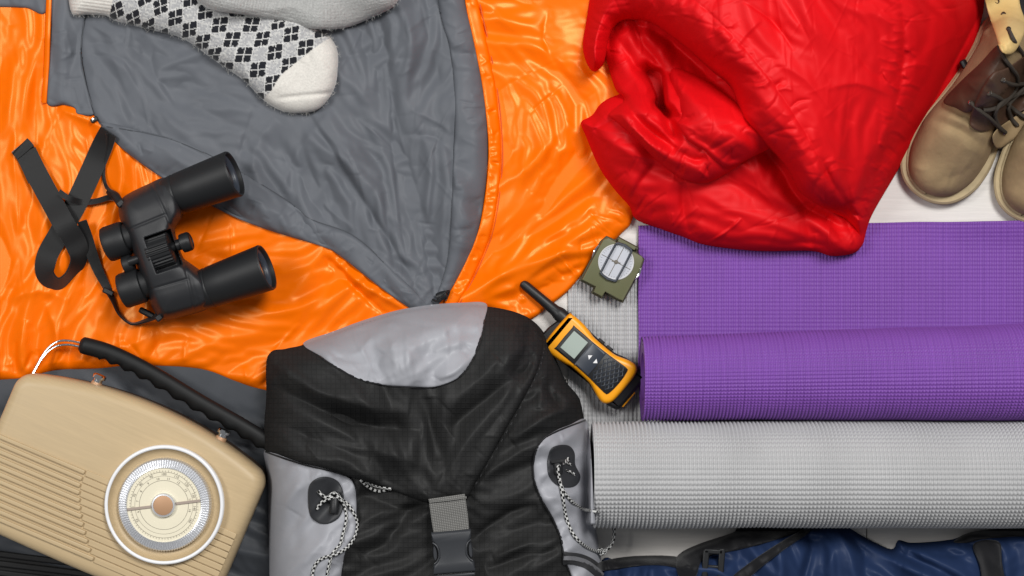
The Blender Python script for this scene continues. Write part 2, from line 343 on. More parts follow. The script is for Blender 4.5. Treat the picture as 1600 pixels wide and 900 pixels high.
def _buckle(s, eps, ang, gain=1.0, seed=1, found=0.0008, iso=0.1, sm=1, sharp=0.35,
            levels=((24, 130, .6, .4, .002, 1.6), (12, 120, .8, .3, .004, .5), (6, 90, 1.05, .15, .012, .5), (4, 60, 1.4, .08, .04, .6))):
    """real wrinkles: a cloth with spare length `eps` across the fold direction `ang` is relaxed until it buckles"""
    r = np.random.default_rng(seed); D = None; ny0, nx0 = s.X.shape; wd, ht = nx0 * s.step, ny0 * s.step
    for h, iters, es, bend, pull, nz in levels:
        nx, ny = int(wd / h) + 2, int(ht / h) + 2
        J, I = np.meshgrid(np.arange(nx), np.arange(ny)); X, Y = (J * h).astype(np.float32), (I * h).astype(np.float32)
        e = eps(X + s.x0, Y + s.y0) * es + 0 * X; an = ang(X + s.x0, Y + s.y0) + 0 * X
        P0 = np.stack([X, Y, 0 * X], -1).astype(np.float32); n = soft(r.random((ny, nx)) - 0.5, 2)
        if D is None: D = np.zeros((ny, nx, 3)); D[..., 2] = n * h * nz
        else: D = up2(D, ny, nx); D[..., 2] += n * h * nz
        P = (P0 + D).astype(np.float32); Q = P.copy(); C = []
        for di, dj, k in ((0, 1, 1.), (1, 0, 1.), (1, 1, .5), (1, -1, .5), (0, 2, bend), (2, 0, bend), (2, 2, bend * .5), (2, -2, bend * .5)):
            a = (slice(0, ny - di), slice(max(0, -dj), nx - max(0, dj))); b = (slice(di, ny), slice(max(0, dj), nx + min(0, dj)))
            L = math.hypot(di, dj); m = (-dj / L * np.sin(an[a]) + di / L * np.cos(an[a])) ** 2
            rest = (h * L * (1 + e[a] * (iso + (1 - iso) * m))).astype(np.float32)
            par = ((np.arange(rest.shape[0])[:, None] // di + 0 * np.arange(rest.shape[1])[None]) if di else (np.arange(rest.shape[1])[None] // dj + 0 * np.arange(rest.shape[0])[:, None])) % 2
            C.append((a, b, rest, [(0.5 * k * (par == q)).astype(np.float32) for q in (0, 1)]))
        for it in range(iters):
            V = (P - Q) * 0.9; Q = P.copy(); P = P + V; P[..., 2] *= 1 - found; P[..., :2] += pull * (P0[..., :2] - P[..., :2])
            for a, b, rest, ms in C:
                for m in ms:
                    d = P[b] - P[a]; l = np.sqrt(np.einsum('ijk,ijk->ij', d, d)) + 1e-6
                    c = (m * (l - rest) / l)[..., None] * d; P[a] += c; P[b] -= c
        D = P - P0
    Z = soft(D[..., 2], 1); k = 2; Z = soft(up2(Z, (Z.shape[0] - 1) * k + 1, (Z.shape[1] - 1) * k + 1), sm); hh = levels[-1][0] / k
    Z = Z + sharp * (Z - soft(Z, 14))
    y = np.clip((np.arange(ny0) * s.step) / hh, 0, Z.shape[0] - 1.001); x = np.clip((np.arange(nx0) * s.step) / hh, 0, Z.shape[1] - 1.001)
    i = y.astype(int); j = x.astype(int); u = (y - i)[:, None]; v = (x - j)[None]
    s.d += gain * ((Z[i][:, j] * (1 - v) + Z[i][:, j + 1] * v) * (1 - u) + (Z[i + 1][:, j] * (1 - v) + Z[i + 1][:, j + 1] * v) * u)
Field.buckle = _buckle
def sdf(X, Y, P):
    best = np.full(X.shape, 1e12, np.float32); ins = np.zeros(X.shape, bool); n = len(P)
    for i in range(n):
        ax, ay = P[i]; bx, by = P[(i + 1) % n]; dx, dy = bx - ax, by - ay; l2 = dx * dx + dy * dy
        if l2 < 1e-9: continue
        t = np.clip(((X - ax) * dx + (Y - ay) * dy) / l2, 0, 1)
        ex = X - ax - t * dx; ey = Y - ay - t * dy
        np.minimum(best, ex * ex + ey * ey, out=best)
        c = (ay > Y) != (by > Y)
        if dy != 0: ins ^= c & (X < (Y - ay) * dx / dy + ax)
    d = np.sqrt(best); return np.where(ins, d, -d).astype(np.float32)

def cloth(name, F, Z, material, parent, bottom=None, colors=None, mapper=None, uv=True, raise_ground=True):
    """sheet over the field: heights Z (pixels); its rim is closed by a skirt down to `bottom`"""
    Z = Z.astype(np.float32)
    ny, nx = Z.shape; c = F.cells
    idx = np.arange(ny * nx).reshape(ny, nx)
    q = np.stack([idx[:-1, :-1][c], idx[1:, :-1][c], idx[1:, 1:][c], idx[:-1, 1:][c]], -1)
    used = np.unique(q); remap = np.full(ny * nx, -1); remap[used] = np.arange(len(used)); q = remap[q]
    px = F.X.ravel()[used]; py = F.Y.ravel()[used]; z = Z.ravel()[used]
    V = W(px, py, z); UV = np.stack([px, -py], -1)
    faces = q
    e = np.concatenate([q[:, [0, 1]], q[:, [1, 2]], q[:, [2, 3]], q[:, [3, 0]]]); es = np.sort(e, 1)
    key = es[:, 0].astype(np.int64) * len(used) * 2 + es[:, 1]; u, inv, cnt = np.unique(key, return_inverse=True, return_counts=True)
    be = e[cnt[inv.ravel()] == 1]
    if bottom is not None and len(be):
        bv = np.unique(be); m2 = np.full(len(used), -1); m2[bv] = np.arange(len(bv)) + len(used)
        zb = np.minimum(np.full(len(bv), bottom) if np.isscalar(bottom) else samp_of(bottom, px[bv], py[bv]), z[bv] - 0.2)
        V = np.concatenate([V, W(px[bv], py[bv], zb)]); UV = np.concatenate([UV, UV[bv]])
        faces = np.concatenate([q, np.stack([be[:, 1], be[:, 0], m2[be[:, 0]], m2[be[:, 1]]], -1)])
    if raise_ground:
        ins = (F.D > 0); gi = np.round((F.X[ins] - GX0) / GS).astype(int); gj = np.round((F.Y[ins] - GY0) / GS).astype(int)
        ok = (gi >= 0) & (gi < GW) & (gj >= 0) & (gj < GHT); np.maximum.at(G, (gj[ok], gi[ok]), Z[ins][ok])
    V = to_local(V, parent)
    me = bpy.data.meshes.new(name); me.vertices.add(len(V)); me.vertices.foreach_set('co', V.astype(np.float32).ravel())
    me.loops.add(faces.size); me.loops.foreach_set('vertex_index', faces.ravel().astype(np.int32))
    me.polygons.add(len(faces)); me.polygons.foreach_set('loop_start', np.arange(0, faces.size, 4, dtype=np.int32))
    me.polygons.foreach_set('use_smooth', np.ones(len(faces), bool))
    me.update(calc_edges=True); me.validate()
    if uv and len(me.loops) == faces.size:
        l = me.uv_layers.new(name='UVMap'); l.data.foreach_set('uv', UV[faces.ravel()].astype(np.float32).ravel())
    elif uv:
        li = np.zeros(len(me.loops), np.int32); me.loops.foreach_get('vertex_index', li)
        l = me.uv_layers.new(name='UVMap'); l.data.foreach_set('uv', UV[li].astype(np.float32).ravel())
    if colors is not None:
        C = colors.reshape(-1, 3)[used]
        if len(V) > len(C): C = np.concatenate([C, C[bv]])
        a = me.color_attributes.new('knit', 'FLOAT_COLOR', 'POINT')
        a.data.foreach_set('color', np.concatenate([C, np.ones((len(C), 1))], 1).astype(np.float32).ravel())
    return link(name, me, material, parent)

class MB:
    """collects shapes in local pixel units; build() maps them to the world and links ONE mesh"""
    def __init__(s, fr=WP): s.v = []; s.f = []; s.uv = {}; s.fr = fr
    def add(s, V, Fc, uv=None):
        o = len(s.v); s.v += [tuple(map(float, p)) for p in V]; s.f += [tuple(int(i) + o for i in f) for f in Fc]
        if uv is not None:
            for i, t in enumerate(uv): s.uv[o + i] = t
        return s
    def box(s, c, size, ang=0, taper=1.0):
        a = math.radians(ang); ca, sa = math.cos(a), math.sin(a); V = []
        for dz in (-1, 1):
            t = taper if dz > 0 else 1.0
            for dx, dy in ((-1, -1), (1, -1), (1, 1), (-1, 1)):
                x, y = dx * size[0] / 2 * t, dy * size[1] / 2 * t
                V.append((c[0] + x * ca - y * sa, c[1] + x * sa + y * ca, c[2] + dz * size[2] / 2))
        return s.add(V, [(3, 2, 1, 0), (4, 5, 6, 7), (0, 1, 5, 4), (1, 2, 6, 5), (2, 3, 7, 6), (3, 0, 4, 7)])
    def lathe(s, prof, o=(0, 0, 0), axis=(0, 0, 1), n=32, capped=True, squash=1.0):
        ax = Vector(axis).normalized(); t = Vector((0, 0, 1)) if abs(ax.z) < 0.9 else Vector((1, 0, 0))
        e1 = ax.cross(t).normalized(); e2 = ax.cross(e1).normalized(); V = []; Fc = []
        for r, h in prof:
            for k in range(n):
                a = 2 * math.pi * k / n; p = Vector(o) + ax * h + e1 * (r * math.cos(a)) + e2 * (r * math.sin(a) * squash); V.append(p)
        for i in range(len(prof) - 1):
            for k in range(n):
                k2 = (k + 1) % n; Fc.append((i * n + k, i * n + k2, (i + 1) * n + k2, (i + 1) * n + k))
        if capped: Fc.append(tuple(range(n))); Fc.append(tuple((len(prof) - 1) * n + k for k in range(n)))
        return s.add(V, Fc)
    def tube(s, pts, r, n=10, sm=6):
        P = smooth(pts, sm, False) if len(pts) > 2 and sm else np.asarray(pts, float)
        R = np.interp(np.linspace(0, 1, len(P)), np.linspace(0, 1, len(r)), r) if hasattr(r, '__len__') else np.full(len(P), r)
        V = []; Fc = []; uv = []; L = 0; up = None
        for i in range(len(P)):
            d = Vector(P[min(i + 1, len(P) - 1)] - P[max(i - 1, 0)]); d = d.normalized() if d.length > 0 else Vector((1, 0, 0))
            if up is None: up = d.orthogonal().normalized()
            e1 = (up - d * up.dot(d)); e1 = e1.normalized() if e1.length > 1e-6 else d.orthogonal().normalized(); up = e1; e2 = d.cross(e1)
            if i: L += float(np.linalg.norm(P[i] - P[i - 1]))
            for k in range(n):
                a = 2 * math.pi * k / n; V.append(Vector(P[i]) + e1 * (R[i] * math.cos(a)) + e2 * (R[i] * math.sin(a))); uv.append((L, abs(2 * k / n - 1) + 0.1))
        for i in range(len(P) - 1):
            for k in range(n): k2 = (k + 1) % n; Fc.append((i * n + k, i * n + k2, (i + 1) * n + k2, (i + 1) * n + k))
        Fc.append(tuple(range(n))); Fc.append(tuple((len(P) - 1) * n + k for k in range(n)))
        return s.add(V, Fc, uv)
    def prism(s, poly, rings, sm=0):
        """outline lofted through rings of (inset, height)"""
        P = smooth(poly, sm) if sm else np.asarray(poly, float); n = len(P)
        ar = 0.5 * np.sum(P[:, 0] * np.roll(P[:, 1], -1) - np.roll(P[:, 0], -1) * P[:, 1])
        if ar < 0: P = P[::-1]
        t = np.roll(P, -1, 0) - np.roll(P, 1, 0); t /= np.linalg.norm(t, axis=1)[:, None] + 1e-9
        nrm = np.stack([-t[:, 1], t[:, 0]], -1); V = []; Fc = []
        for ins, h in rings:
            for p in P + nrm * ins: V.append((p[0], p[1], h))
        for i in range(len(rings) - 1):
            for k in range(n): k2 = (k + 1) % n; Fc.append((i * n + k, i * n + k2, (i + 1) * n + k2, (i + 1) * n + k))
        Fc.append(tuple(reversed(range(n)))); Fc.append(tuple((len(rings) - 1) * n + k for k in range(n)))
        return s.add(V, Fc)
    def ribbon(s, pts, thick=2.0, sm=8):
        """pts: (x, y, z, width, tilt in degrees): a strap of real thickness"""
        P = smooth(pts, sm, False); V = []; Fc = []; uv = []; L = 0
        for i in range(len(P)):
            d = P[min(i + 1, len(P) - 1)][:3] - P[max(i - 1, 0)][:3]; d = d / (np.linalg.norm(d) + 1e-9)
            w = np.cross([0, 0, 1], d); w = w / (np.linalg.norm(w) + 1e-9); u = np.cross(d, w); a = math.radians(P[i][4])
            w, u = w * math.cos(a) + u * math.sin(a), u * math.cos(a) - w * math.sin(a)
            c = P[i][:3]; h = P[i][3] / 2
            if i: L += float(np.linalg.norm(P[i][:3] - P[i - 1][:3]))
            for sx, sz in ((-1, 0), (1, 0), (1, 1), (-1, 1)): V.append(c + w * sx * h + u * thick * sz); uv.append((L, sx * h))
        for i in range(len(P) - 1):
            for k in range(4): k2 = (k + 1) % 4; Fc.append((i * 4 + k, i * 4 + k2, i * 4 + 4 + k2, i * 4 + 4 + k))
        m = len(P) - 1; Fc += [(0, 1, 2, 3), (m * 4, m * 4 + 1, m * 4 + 2, m * 4 + 3)]
        return s.add(V, Fc, uv)
    def build(s, name, material, parent=None, bevel=0.0, seg=2, angle=38):
        V = to_local(s.fr(np.array(s.v)), parent)
        me = bpy.data.meshes.new(name); me.from_pydata([tuple(p) for p in V], [], s.f); me.validate()
        bm = bmesh.new(); bm.from_mesh(me); bmesh.ops.recalc_face_normals(bm, faces=bm.faces); bm.to_mesh(me); bm.free()
        for p in me.polygons: p.use_smooth = True
        if s.uv:
            l = me.uv_layers.new(name='UVMap')
            for lp in me.loops: l.data[lp.index].uv = s.uv.get(lp.vertex_index, (0, 0))
        o = link(name, me, material, parent)
        if bevel > 0:
            b = o.modifiers.new('bevel', 'BEVEL'); b.width = bevel * S; b.segments = seg; b.limit_method = 'ANGLE'; b.angle_limit = math.radians(35)
            b.harden_normals = False
        me.set_sharp_from_angle(angle=math.radians(angle)); return o

def grid_mesh(name, P, material, parent):
    """P: (rows, cols, 3) array of world points"""
    ny, nx, _ = P.shape; idx = np.arange(ny * nx).reshape(ny, nx)
    q = np.stack([idx[:-1, :-1].ravel(), idx[1:, :-1].ravel(), idx[1:, 1:].ravel(), idx[:-1, 1:].ravel()], -1)
    V = to_local(P.reshape(-1, 3), parent)
    me = bpy.data.meshes.new(name); me.vertices.add(len(V)); me.vertices.foreach_set('co', V.astype(np.float32).ravel())
    me.loops.add(q.size); me.loops.foreach_set('vertex_index', q.ravel().astype(np.int32))
    me.polygons.add(len(q)); me.polygons.foreach_set('loop_start', np.arange(0, q.size, 4, dtype=np.int32))
    me.polygons.foreach_set('use_smooth', np.ones(len(q), bool)); me.update(calc_edges=True); me.validate()
    return link(name, me, material, parent)
def raise_box(x0, y0, x1, y1, z):
    i0, i1 = int((x0 - GX0) / GS), int((x1 - GX0) / GS); j0, j1 = int((y0 - GY0) / GS), int((y1 - GY0) / GS)
    G[max(j0, 0):j1, max(i0, 0):i1] = np.maximum(G[max(j0, 0):j1, max(i0, 0):i1], z)

# ------------------------------------------------------------------ floor
fl = MB(lambda P: np.asarray(P) * S)
fl.box((0, 0, -30), (3600, 2400, 20)); floor = fl.build('floor', M['gap']); floor['kind'] = 'structure'
rr = random.Random(3); plank_mesh = {}
row_h = 180; y = 450 - 54 - 180 * 8
pk = 0
while y < 1060:
    x = -1700 - rr.uniform(0, 700)
    while x < 1700:
        L = rr.choice((1180, 1320, 1460))
        if L not in plank_mesh:
            mb = MB(lambda P: np.asarray(P) * S); mb.box((0, 0, -9.9), (L - 1.4, row_h - 1.4, 19.8)); o = mb.build('plank', M['wood'], floor, bevel=0.8); plank_mesh[L] = o.data
        else:
            o = bpy.data.objects.new('plank', plank_mesh[L]); col.objects.link(o); o.parent = floor
            b = o.modifiers.new('bevel', 'BEVEL'); b.width = 0.8 * S; b.segments = 1; b.limit_method = 'ANGLE'
        o.location = ((x + L / 2) * S, (y + row_h / 2) * S, 0); x += L; pk += 1
    y += row_h

# ------------------------------------------------------------------ grey mat and purple mat (unrolled tail + roll, every foam cell in relief)
def mat_sheet(name, x0, x1, ytop, ybot, z0, thick, pitch, amp, material, parent, sx=1.2, sy=1.5, wob=None, top_fn=None, rowk=0.5, fine_to=None):
    xs = np.arange(x0, x1, sx) if fine_to is None else np.concatenate([np.arange(x0, fine_to, sx), np.arange(fine_to, x1, 20)]); ys = np.arange(ytop, ybot, sy)
    X, Y = np.meshgrid(xs, ys)
    if top_fn is not None:      # slanted top edge
        t = (Y - ytop) / (ybot - ytop); Y = top_fn(X) + t * (ybot - top_fn(X))
    c = np.abs(np.sin(np.pi * X / pitch[0])) ** 0.9 * (rowk + (1 - rowk) * np.abs(np.sin(np.pi * Y / pitch[1])) ** 0.9)
    Z = z0 + thick - amp + amp * c + 0.8 * (fbm(X / 90, Y / 90, 6, 2) - 0.5)
    X = X + np.where(X < x0 + 40, 2.2 * (fbm(Y / 40, Y / 300, 2, 2) - 0.5), 0); Y = Y + np.where(Y < ytop + 30, 2.0 * (fbm(X / 60, X / 400, 4, 2) - 0.5), 0)
    if wob is not None: Z = Z + wob(X, Y)
    P = W(X, Y, Z); P = np.pad(P, ((1, 1), (1, 1), (0, 0)), 'edge')
    P[0, :, 2] = P[-1, :, 2] = z0 * S; P[:, 0, 2] = P[:, -1, 2] = z0 * S
    raise_box(x0, ytop, x1, ybot, z0 + thick)
    return grid_mesh(name, P, material, parent)
def mat_roll(name, x0, x1, yc_fn, R_fn, zb, pitch, amp, material, parent, sx=1.2, rowk=0.4):
    """spiral roll seen from the side: world x along the axis"""
    xs = np.arange(x0, x1, sx); turns = 3.2; nt = 260
    th_outer = np.concatenate([[-math.pi * 0.5], np.linspace(-math.pi * 0.22, math.pi * 1.12, nt), [math.pi * 1.25, math.pi * 1.4]])       # visible outer arc, finely embossed
    X, T = np.meshgrid(xs, th_outer); R = R_fn(X)
    arc = T * 80.0
    c = np.abs(np.sin(np.pi * X / pitch[0])) ** 0.9 * (rowk + (1 - rowk) * np.abs(np.sin(np.pi * arc / pitch[1])) ** 0.9)
    r = R - amp + amp * c + 3.0 * (fbm(X / 160, T * 1.1, 5, 2) - 0.5) + 1.2 * (fbm(X / 45, T * 2.0, 8, 2) - 0.5)
    zc = zb + R
    k = (HP - zc) / HP
    Yw = (450 - yc_fn(X)) * S * k - np.cos(T) * r * S * 1.0
    Zw = zc * S + np.sin(T) * r * S
    kk = (HP - zc) / HP
    P = np.stack([(X - 800) * S * kk, Yw, Zw], -1)
    return grid_mesh(name, P, material, parent)
def spiral_end(name, x, yc, R, zb, thick, turns, material, parent, depth):
    """rolled-up inner layers, showing at the end of the roll"""
    zc = zb + R; k = (HP - zc) / HP; n = 150; V = []; Fc = []
    for i in range(n):
        t = i / (n - 1); a = math.pi * 1.0 + t * turns * 2 * math.pi; r = R - 1.5 - t * turns * (thick + 1.2)
        for rr_ in (r, r - thick):
            for xx in (x, x + depth):
                V.append(((xx - 800) * S * k, (450 - yc) * S * k - math.cos(a) * rr_ * S, zc * S + math.sin(a) * rr_ * S))
    for i in range(n - 1):
        a, b = i * 4, i * 4 + 4
        Fc += [(a, b, b + 2, a + 2), (a, a + 1, b + 1, b), (a + 2, b + 2, b + 3, a + 3), (a + 1, a + 3, b + 3, b + 1)]
    mb = MB(lambda P: P); mb.add(V, Fc); return mb.build(name, material, parent)

t = thing_px('camping_mat', 'light grey rolled foam camping mat, its flat tail under the purple mat', 'mat', 1260, 740)
mat_sheet('flat_tail', 888, 1720, 431, 735, 0.6, 6, (6.6, 7.4), 5.0, M['matgrey'], t, fine_to=1012, rowk=0.7)
mat_roll('roll', 925, 1720, lambda X: 741.5 + 0 * X, lambda X: 81.0 + 0 * X, 7, (6.05, 7.8), 4.8, M['matgrey'], t, rowk=0.4)
spiral_end('rolled_layers', 926, 741.5, 80, 7, 6.0, 3.4, M['matgrey'], t, 60)
raise_box(925, 665, 1720, 820, 160)
t = thing_px('yoga_mat', 'purple foam yoga mat, half unrolled below the red bundle', 'mat', 1300, 500)
mat_sheet('flat_tail', 997, 1720, 345, 600, 7.2, 5.5, (5.3, 6.4), 4.2, M['purple'], t, rowk=0.65,
          wob=lambda X, Y: 10 * sstep(X, 1330, 1720) * np.exp(-((Y - 345) / 26) ** 2) + 1.2 * fbm(X / 120, Y / 90, 3), top_fn=lambda X: 352.5 - 7.5 * (X - 997) / 600)
Rp = lambda X: 64.5 + 9.2 * (X - 1003) / 597
mat_roll('roll', 1003, 1720, lambda X: 657.5 - 1.035 * Rp(X) , Rp, 13, (5.3, 6.8), 4.6, M['purple'], t, rowk=0.5)
spiral_end('rolled_layers', 1004, 657.5 - 1.035 * 64.5, 64, 13, 5.0, 3.6, M['purple'], t, 60)
raise_box(1003, 530, 1720, 652, 140)
# ------------------------------------------------------------------ open sleeping bag
bag = thing_px('open_sleeping_bag', 'open orange satin sleeping bag with grey lining spread under the binoculars', 'sleeping bag', 450, 300)
F = Field([(-150, 598), (-150, -150), (1010, -150), (1010, 250), (989, 340), (971, 365), (923, 411), (907, 432), (885, 457), (853, 482), (832, 498), (770, 530), (640, 580),
           (500, 625), (413, 611), (369, 598), (311, 578), (213, 573), (147, 578), (89, 580), (44, 591), (0, 595)])
X, Y, D = F.X, F.Y, F.D
wl = sstep(X, 240, 90)                                   # left strip: long upright satin ripples
wr = sstep(X, 690, 770)                                  # right wing
wm = (1 - wl) * (1 - wr)
def oang(X, Y):
    a = wild(-0.35, 170, 3, 1.6)(X, Y); a = np.where(X < 250, wild(1.6, 120, 4, 0.8)(X, Y), a)
    a = np.where((X > 700) & (Y > 230), toward(690, 486)(X, Y) + 0.3 * (vn(X / 60, Y / 60, 5) - 0.5), a); return np.where((X > 700) & (Y <= 230), wild(0.9, 150, 6, 3.0)(X, Y), a)
def oeps(X, Y):
    e = np.where(X < 250, 0.055, 0.028); e = np.where(X > 700, np.where(Y > 230, 0.075, 0.035), e); return e * np.clip(2.0 * vn(X / 90, Y / 90, 7) - 0.2, 0.15, 1.5)
F.buckle(oeps, oang, 1.25, seed=3)
F.d += 5.0 * (fbm(X / 150, Y / 150, 4, 2) - 0.5)
F.rand(30, lambda x, y: 92 if x < 240 else (-25 if x < 690 else -35), (40, 140), (2, 5), (0.6, 1.8), seed=5, curve=0.1)
for p, w, a, w2 in (([(598, 398), (560, 440), (500, 470), (420, 492), (360, 500)], 13, 6, 24), ([(468, 505), (440, 535), (420, 560)], 3, 2.5, 6), ([(530, 500), (500, 560), (480, 590)], 5, -2.5, 9),
                    ([(512, 393), (560, 440), (610, 470), (650, 492)], 6, 9, 10), ([(505, 400), (560, 455), (608, 496)], 5, -7, 5),
                    ([(20, 40), (30, 130), (22, 240), (30, 330), (18, 450)], 8, 5, 12), ([(62, 60), (55, 150), (60, 230)], 8, -4, 12),
                    ([(95, 175), (70, 220), (60, 300), (66, 380)], 9, 4.5, 14), ([(90, 170), (130, 185), (170, 205)], 6, 5, 8),
                    ([(705, 470), (780, 430), (860, 370), (930, 320)], 8, 6, 14), ([(720, 478), (800, 450), (870, 400), (950, 352)], 9, 7, 13), ([(760, 300), (800, 280), (850, 230), (890, 190)], 9, 3.5, 15),
                    ([(770, 20), (820, 60), (880, 100), (920, 150)], 10, 3.5, 16), ([(860, 10), (850, 60), (880, 120)], 5, -3, 9), ([(800, 480), (840, 450), (900, 415)], 8, 5, 12),
                    ([(740, 420), (760, 380), (800, 340), (830, 300)], 6, 4, 10), ([(40, 500), (30, 560), (50, 590)], 7, 4, 9), ([(5, 470), (60, 455), (110, 470)], 8, 3.5, 10),
                    ([(70, 470), (90, 530), (85, 575)], 6, 4, 9), ([(250, 520), (200, 540), (140, 545)], 7, 3, 12)):
    F.stroke(p, w, a, w2)
F.pucker(60, (15, 60), (2.5, 6), (1.0, 3.5), seed=33)
base = samp_of(blurred(16), X, Y)
shell = cloth('outer_shell', F, np.maximum(base + 3 + 15 * pf(D, 16) + F.d * np.clip(D / 14, 0, 1), base + 3 + 10 * pf(D, 6)), M['orange'], bag, bottom=0.8)

F = Field([(-150, 570), (-30, 572), (60, 560), (213, 555), (311, 560), (413, 592), (470, 640), (470, 930), (420, 950), (300, 950), (160, 905), (60, 880), (0, 864), (-150, 850)])
F.buckle(patchy(0.05, 90, 3), wild(0.35, 150, 4, 1.0), 1.2, seed=4); F.rand(14, 20, (40, 120), (3, 8), (0.8, 2.4), seed=8)
foot = cloth('foot_panel', F, 1.2 + 9 * pf(F.D, 14) + F.d * np.clip(F.D / 16, 0, 1) * 0.8 * sstep(F.Y, 560, 640), M['foot'], bag, bottom=0.5, raise_ground=False)
G[:] = np.maximum(G, 0)
F = Field([(-150, -150), (78, -150), (76, 10), (40, 12), (0, 11), (-150, 10)])
cloth('top_edge_panel', F, samp(F.X, F.Y) + 1 + 5 * pf(F.D, 8), M['lining'], bag, bottom=10)

# grey lining laid open over the shell
lin_poly = [(131, 33), (150, -30), (200, -120), (690, -120), (724, 0), (735, 44), (754, 144), (760, 233), (754, 311), (739, 383), (707, 444), (690, 470), (671, 486), (649, 483), (593, 444),
            (532, 397), (504, 383), (416, 356), (349, 328), (254, 275), (190, 228), (160, 196), (143, 167), (128, 90)]
F = Field(lin_poly); X, Y, D = F.X, F.Y, F.D
def lang(x, y):                                          # creases run towards the zip's end at the lower tip
    return math.degrees(math.atan2(480 - y, 672 - x))
F.buckle(lambda X, Y: (0.025 + 0.045 * sstep(X, 380, 560)) * np.clip(2.2 * vn(X / 100, Y / 100, 12) - 0.4, 0.1, 1.5), lambda X, Y: np.where(X > 420, toward(668, 500)(X, Y) + 1.2 * (vn(X / 110, Y / 110, 13) - 0.5), 0.9 + 1.6 * (vn(X / 130, Y / 130, 14) - 0.5)), 1.35, seed=6)
F.d += 8.0 * (fbm(X / 130, Y / 130, 8, 2) - 0.5)
F.rand(45, lang, (40, 150), (2, 5), (0.8, 2.6), seed=12, jit=22, mask=lambda x, y: 0.35 + 0.65 * (x > 380))
F.rand(30, lambda x, y: random.Random(int(x * 7 + y)).choice((20, -30, 60)), (15, 50), (2.0, 4.5), (0.6, 1.8), seed=14, jit=30, mask=lambda x, y: float(x > 480))
for p, w, a, w2 in (([(480, 175), (540, 270), (590, 350), (640, 430), (664, 476)], 12, -11, 6), ([(500, 170), (570, 275), (620, 360), (655, 430)], 14, 9, 20),
                    ([(588, 0), (600, 70), (612, 150), (616, 220), (624, 330), (640, 420)], 4, -5, 8), ([(603, 0), (617, 90), (628, 180)], 10, 4, 14), ([(560, 270), (580, 330), (590, 400)], 8, -5, 12),
                    ([(600, 300), (610, 380), (618, 425)], 5, -6, 8), ([(650, 260), (648, 330), (640, 400)], 8, 5, 12), ([(680, 200), (672, 300), (660, 400), (668, 460)], 9, 6, 12),
                    ([(510, 95), (560, 85), (600, 90), (645, 92)], 4, -3, 8), ([(180, 60), (220, 140), (260, 190)], 5, -3, 9), ([(165, 60), (210, 170), (230, 200)], 7, 3, 12), ([(235, 50), (245, 110), (290, 190)], 6, -3, 10),
                    ([(400, 165), (385, 210), (370, 260)], 5, -3.5, 9), ([(430, 185), (400, 230), (395, 270)], 7, 4, 12), ([(520, 170), (470, 230), (440, 300)], 6, 3.5, 12), ([(640, 170), (690, 195), (705, 210)], 4, 3, 8),
                    ([(630, 210), (680, 215), (706, 240)], 4, -3, 7), ([(620, 60), (660, 30), (690, 20)], 5, 3, 9)):
    F.stroke(p, w, a, w2)
F.pucker(30, (20, 80), (2, 6), (0.8, 2.5), seed=31)
blur = blurred(14)
z = samp_of(blur, X, Y) + 2 + 8 * pf(D, 30) + F.d * np.clip(D / 20, 0, 1)
z = z - 6 * bump2(X, Y, 300, 80, 140, 90)
z = np.maximum(z, samp(X, Y) + 1.2 * np.clip(D / 4, 0, 1))
lining = cloth('lining', F, z, M['lining'], bag, bottom=6)

def hem(name, poly, puff, seed, material, n_p, ang, off=1.5, R=18, amp=(0.6, 2.2), bottom=8):
    F = Field(poly); F.buckle(patchy(0.05, 50, seed), wild(math.radians(ang), 60, seed, 1.2), 1.1, seed=seed + 20, levels=((12, 110, .7, .3, .004, 1.6), (6, 90, 1.0, .15, .012, .5), (4, 60, 1.3, .08, .04, .6))); F.rand(n_p // 3, ang, (12, 45), (2, 5), amp, seed=seed, jit=20); F.pucker(int(n_p * 0.7), (10, 36), (2, 5), (0.5, 1.7), seed=seed + 3)
    z = samp_of(blurred(10), F.X, F.Y) + off + puff * pf(F.D, R) + F.d * np.clip(F.D / 5, 0, 1)
    return cloth(name, F, z, material, bag, bottom=bottom)
hem('lining_hem', [(679, -60), (688, 20), (704, 83), (711, 167), (708, 261), (705, 340), (700, 400), (690, 440), (680, 470), (694, 466), (710, 444), (741, 383), (756, 311), (762, 233), (756, 144), (737, 44), (726, 0), (716, -60)], 8, 3, M['lining'], 55, 10, amp=(0.8, 3.0))
hem('lining_hem', [(158, 192), (220, 204), (293, 225), (382, 272), (460, 322), (488, 344), (549, 367), (600, 410), (655, 462), (672, 488), (648, 486), (590, 446), (530, 399), (503, 385), (415, 358), (347, 330), (252, 277), (186, 228)], 6, 4, M['lining'], 60, 45, amp=(0.8, 3.0))
hem('lining_flap', [(84, -60), (80, 40), (76, 100), (73, 161), (100, 164), (117, 169), (121, 178), (145, 180), (143, 165), (130, 110), (126, 80), (132, 33), (150, -20), (160, -60)], 8, 6, M['lining'], 26, 85)
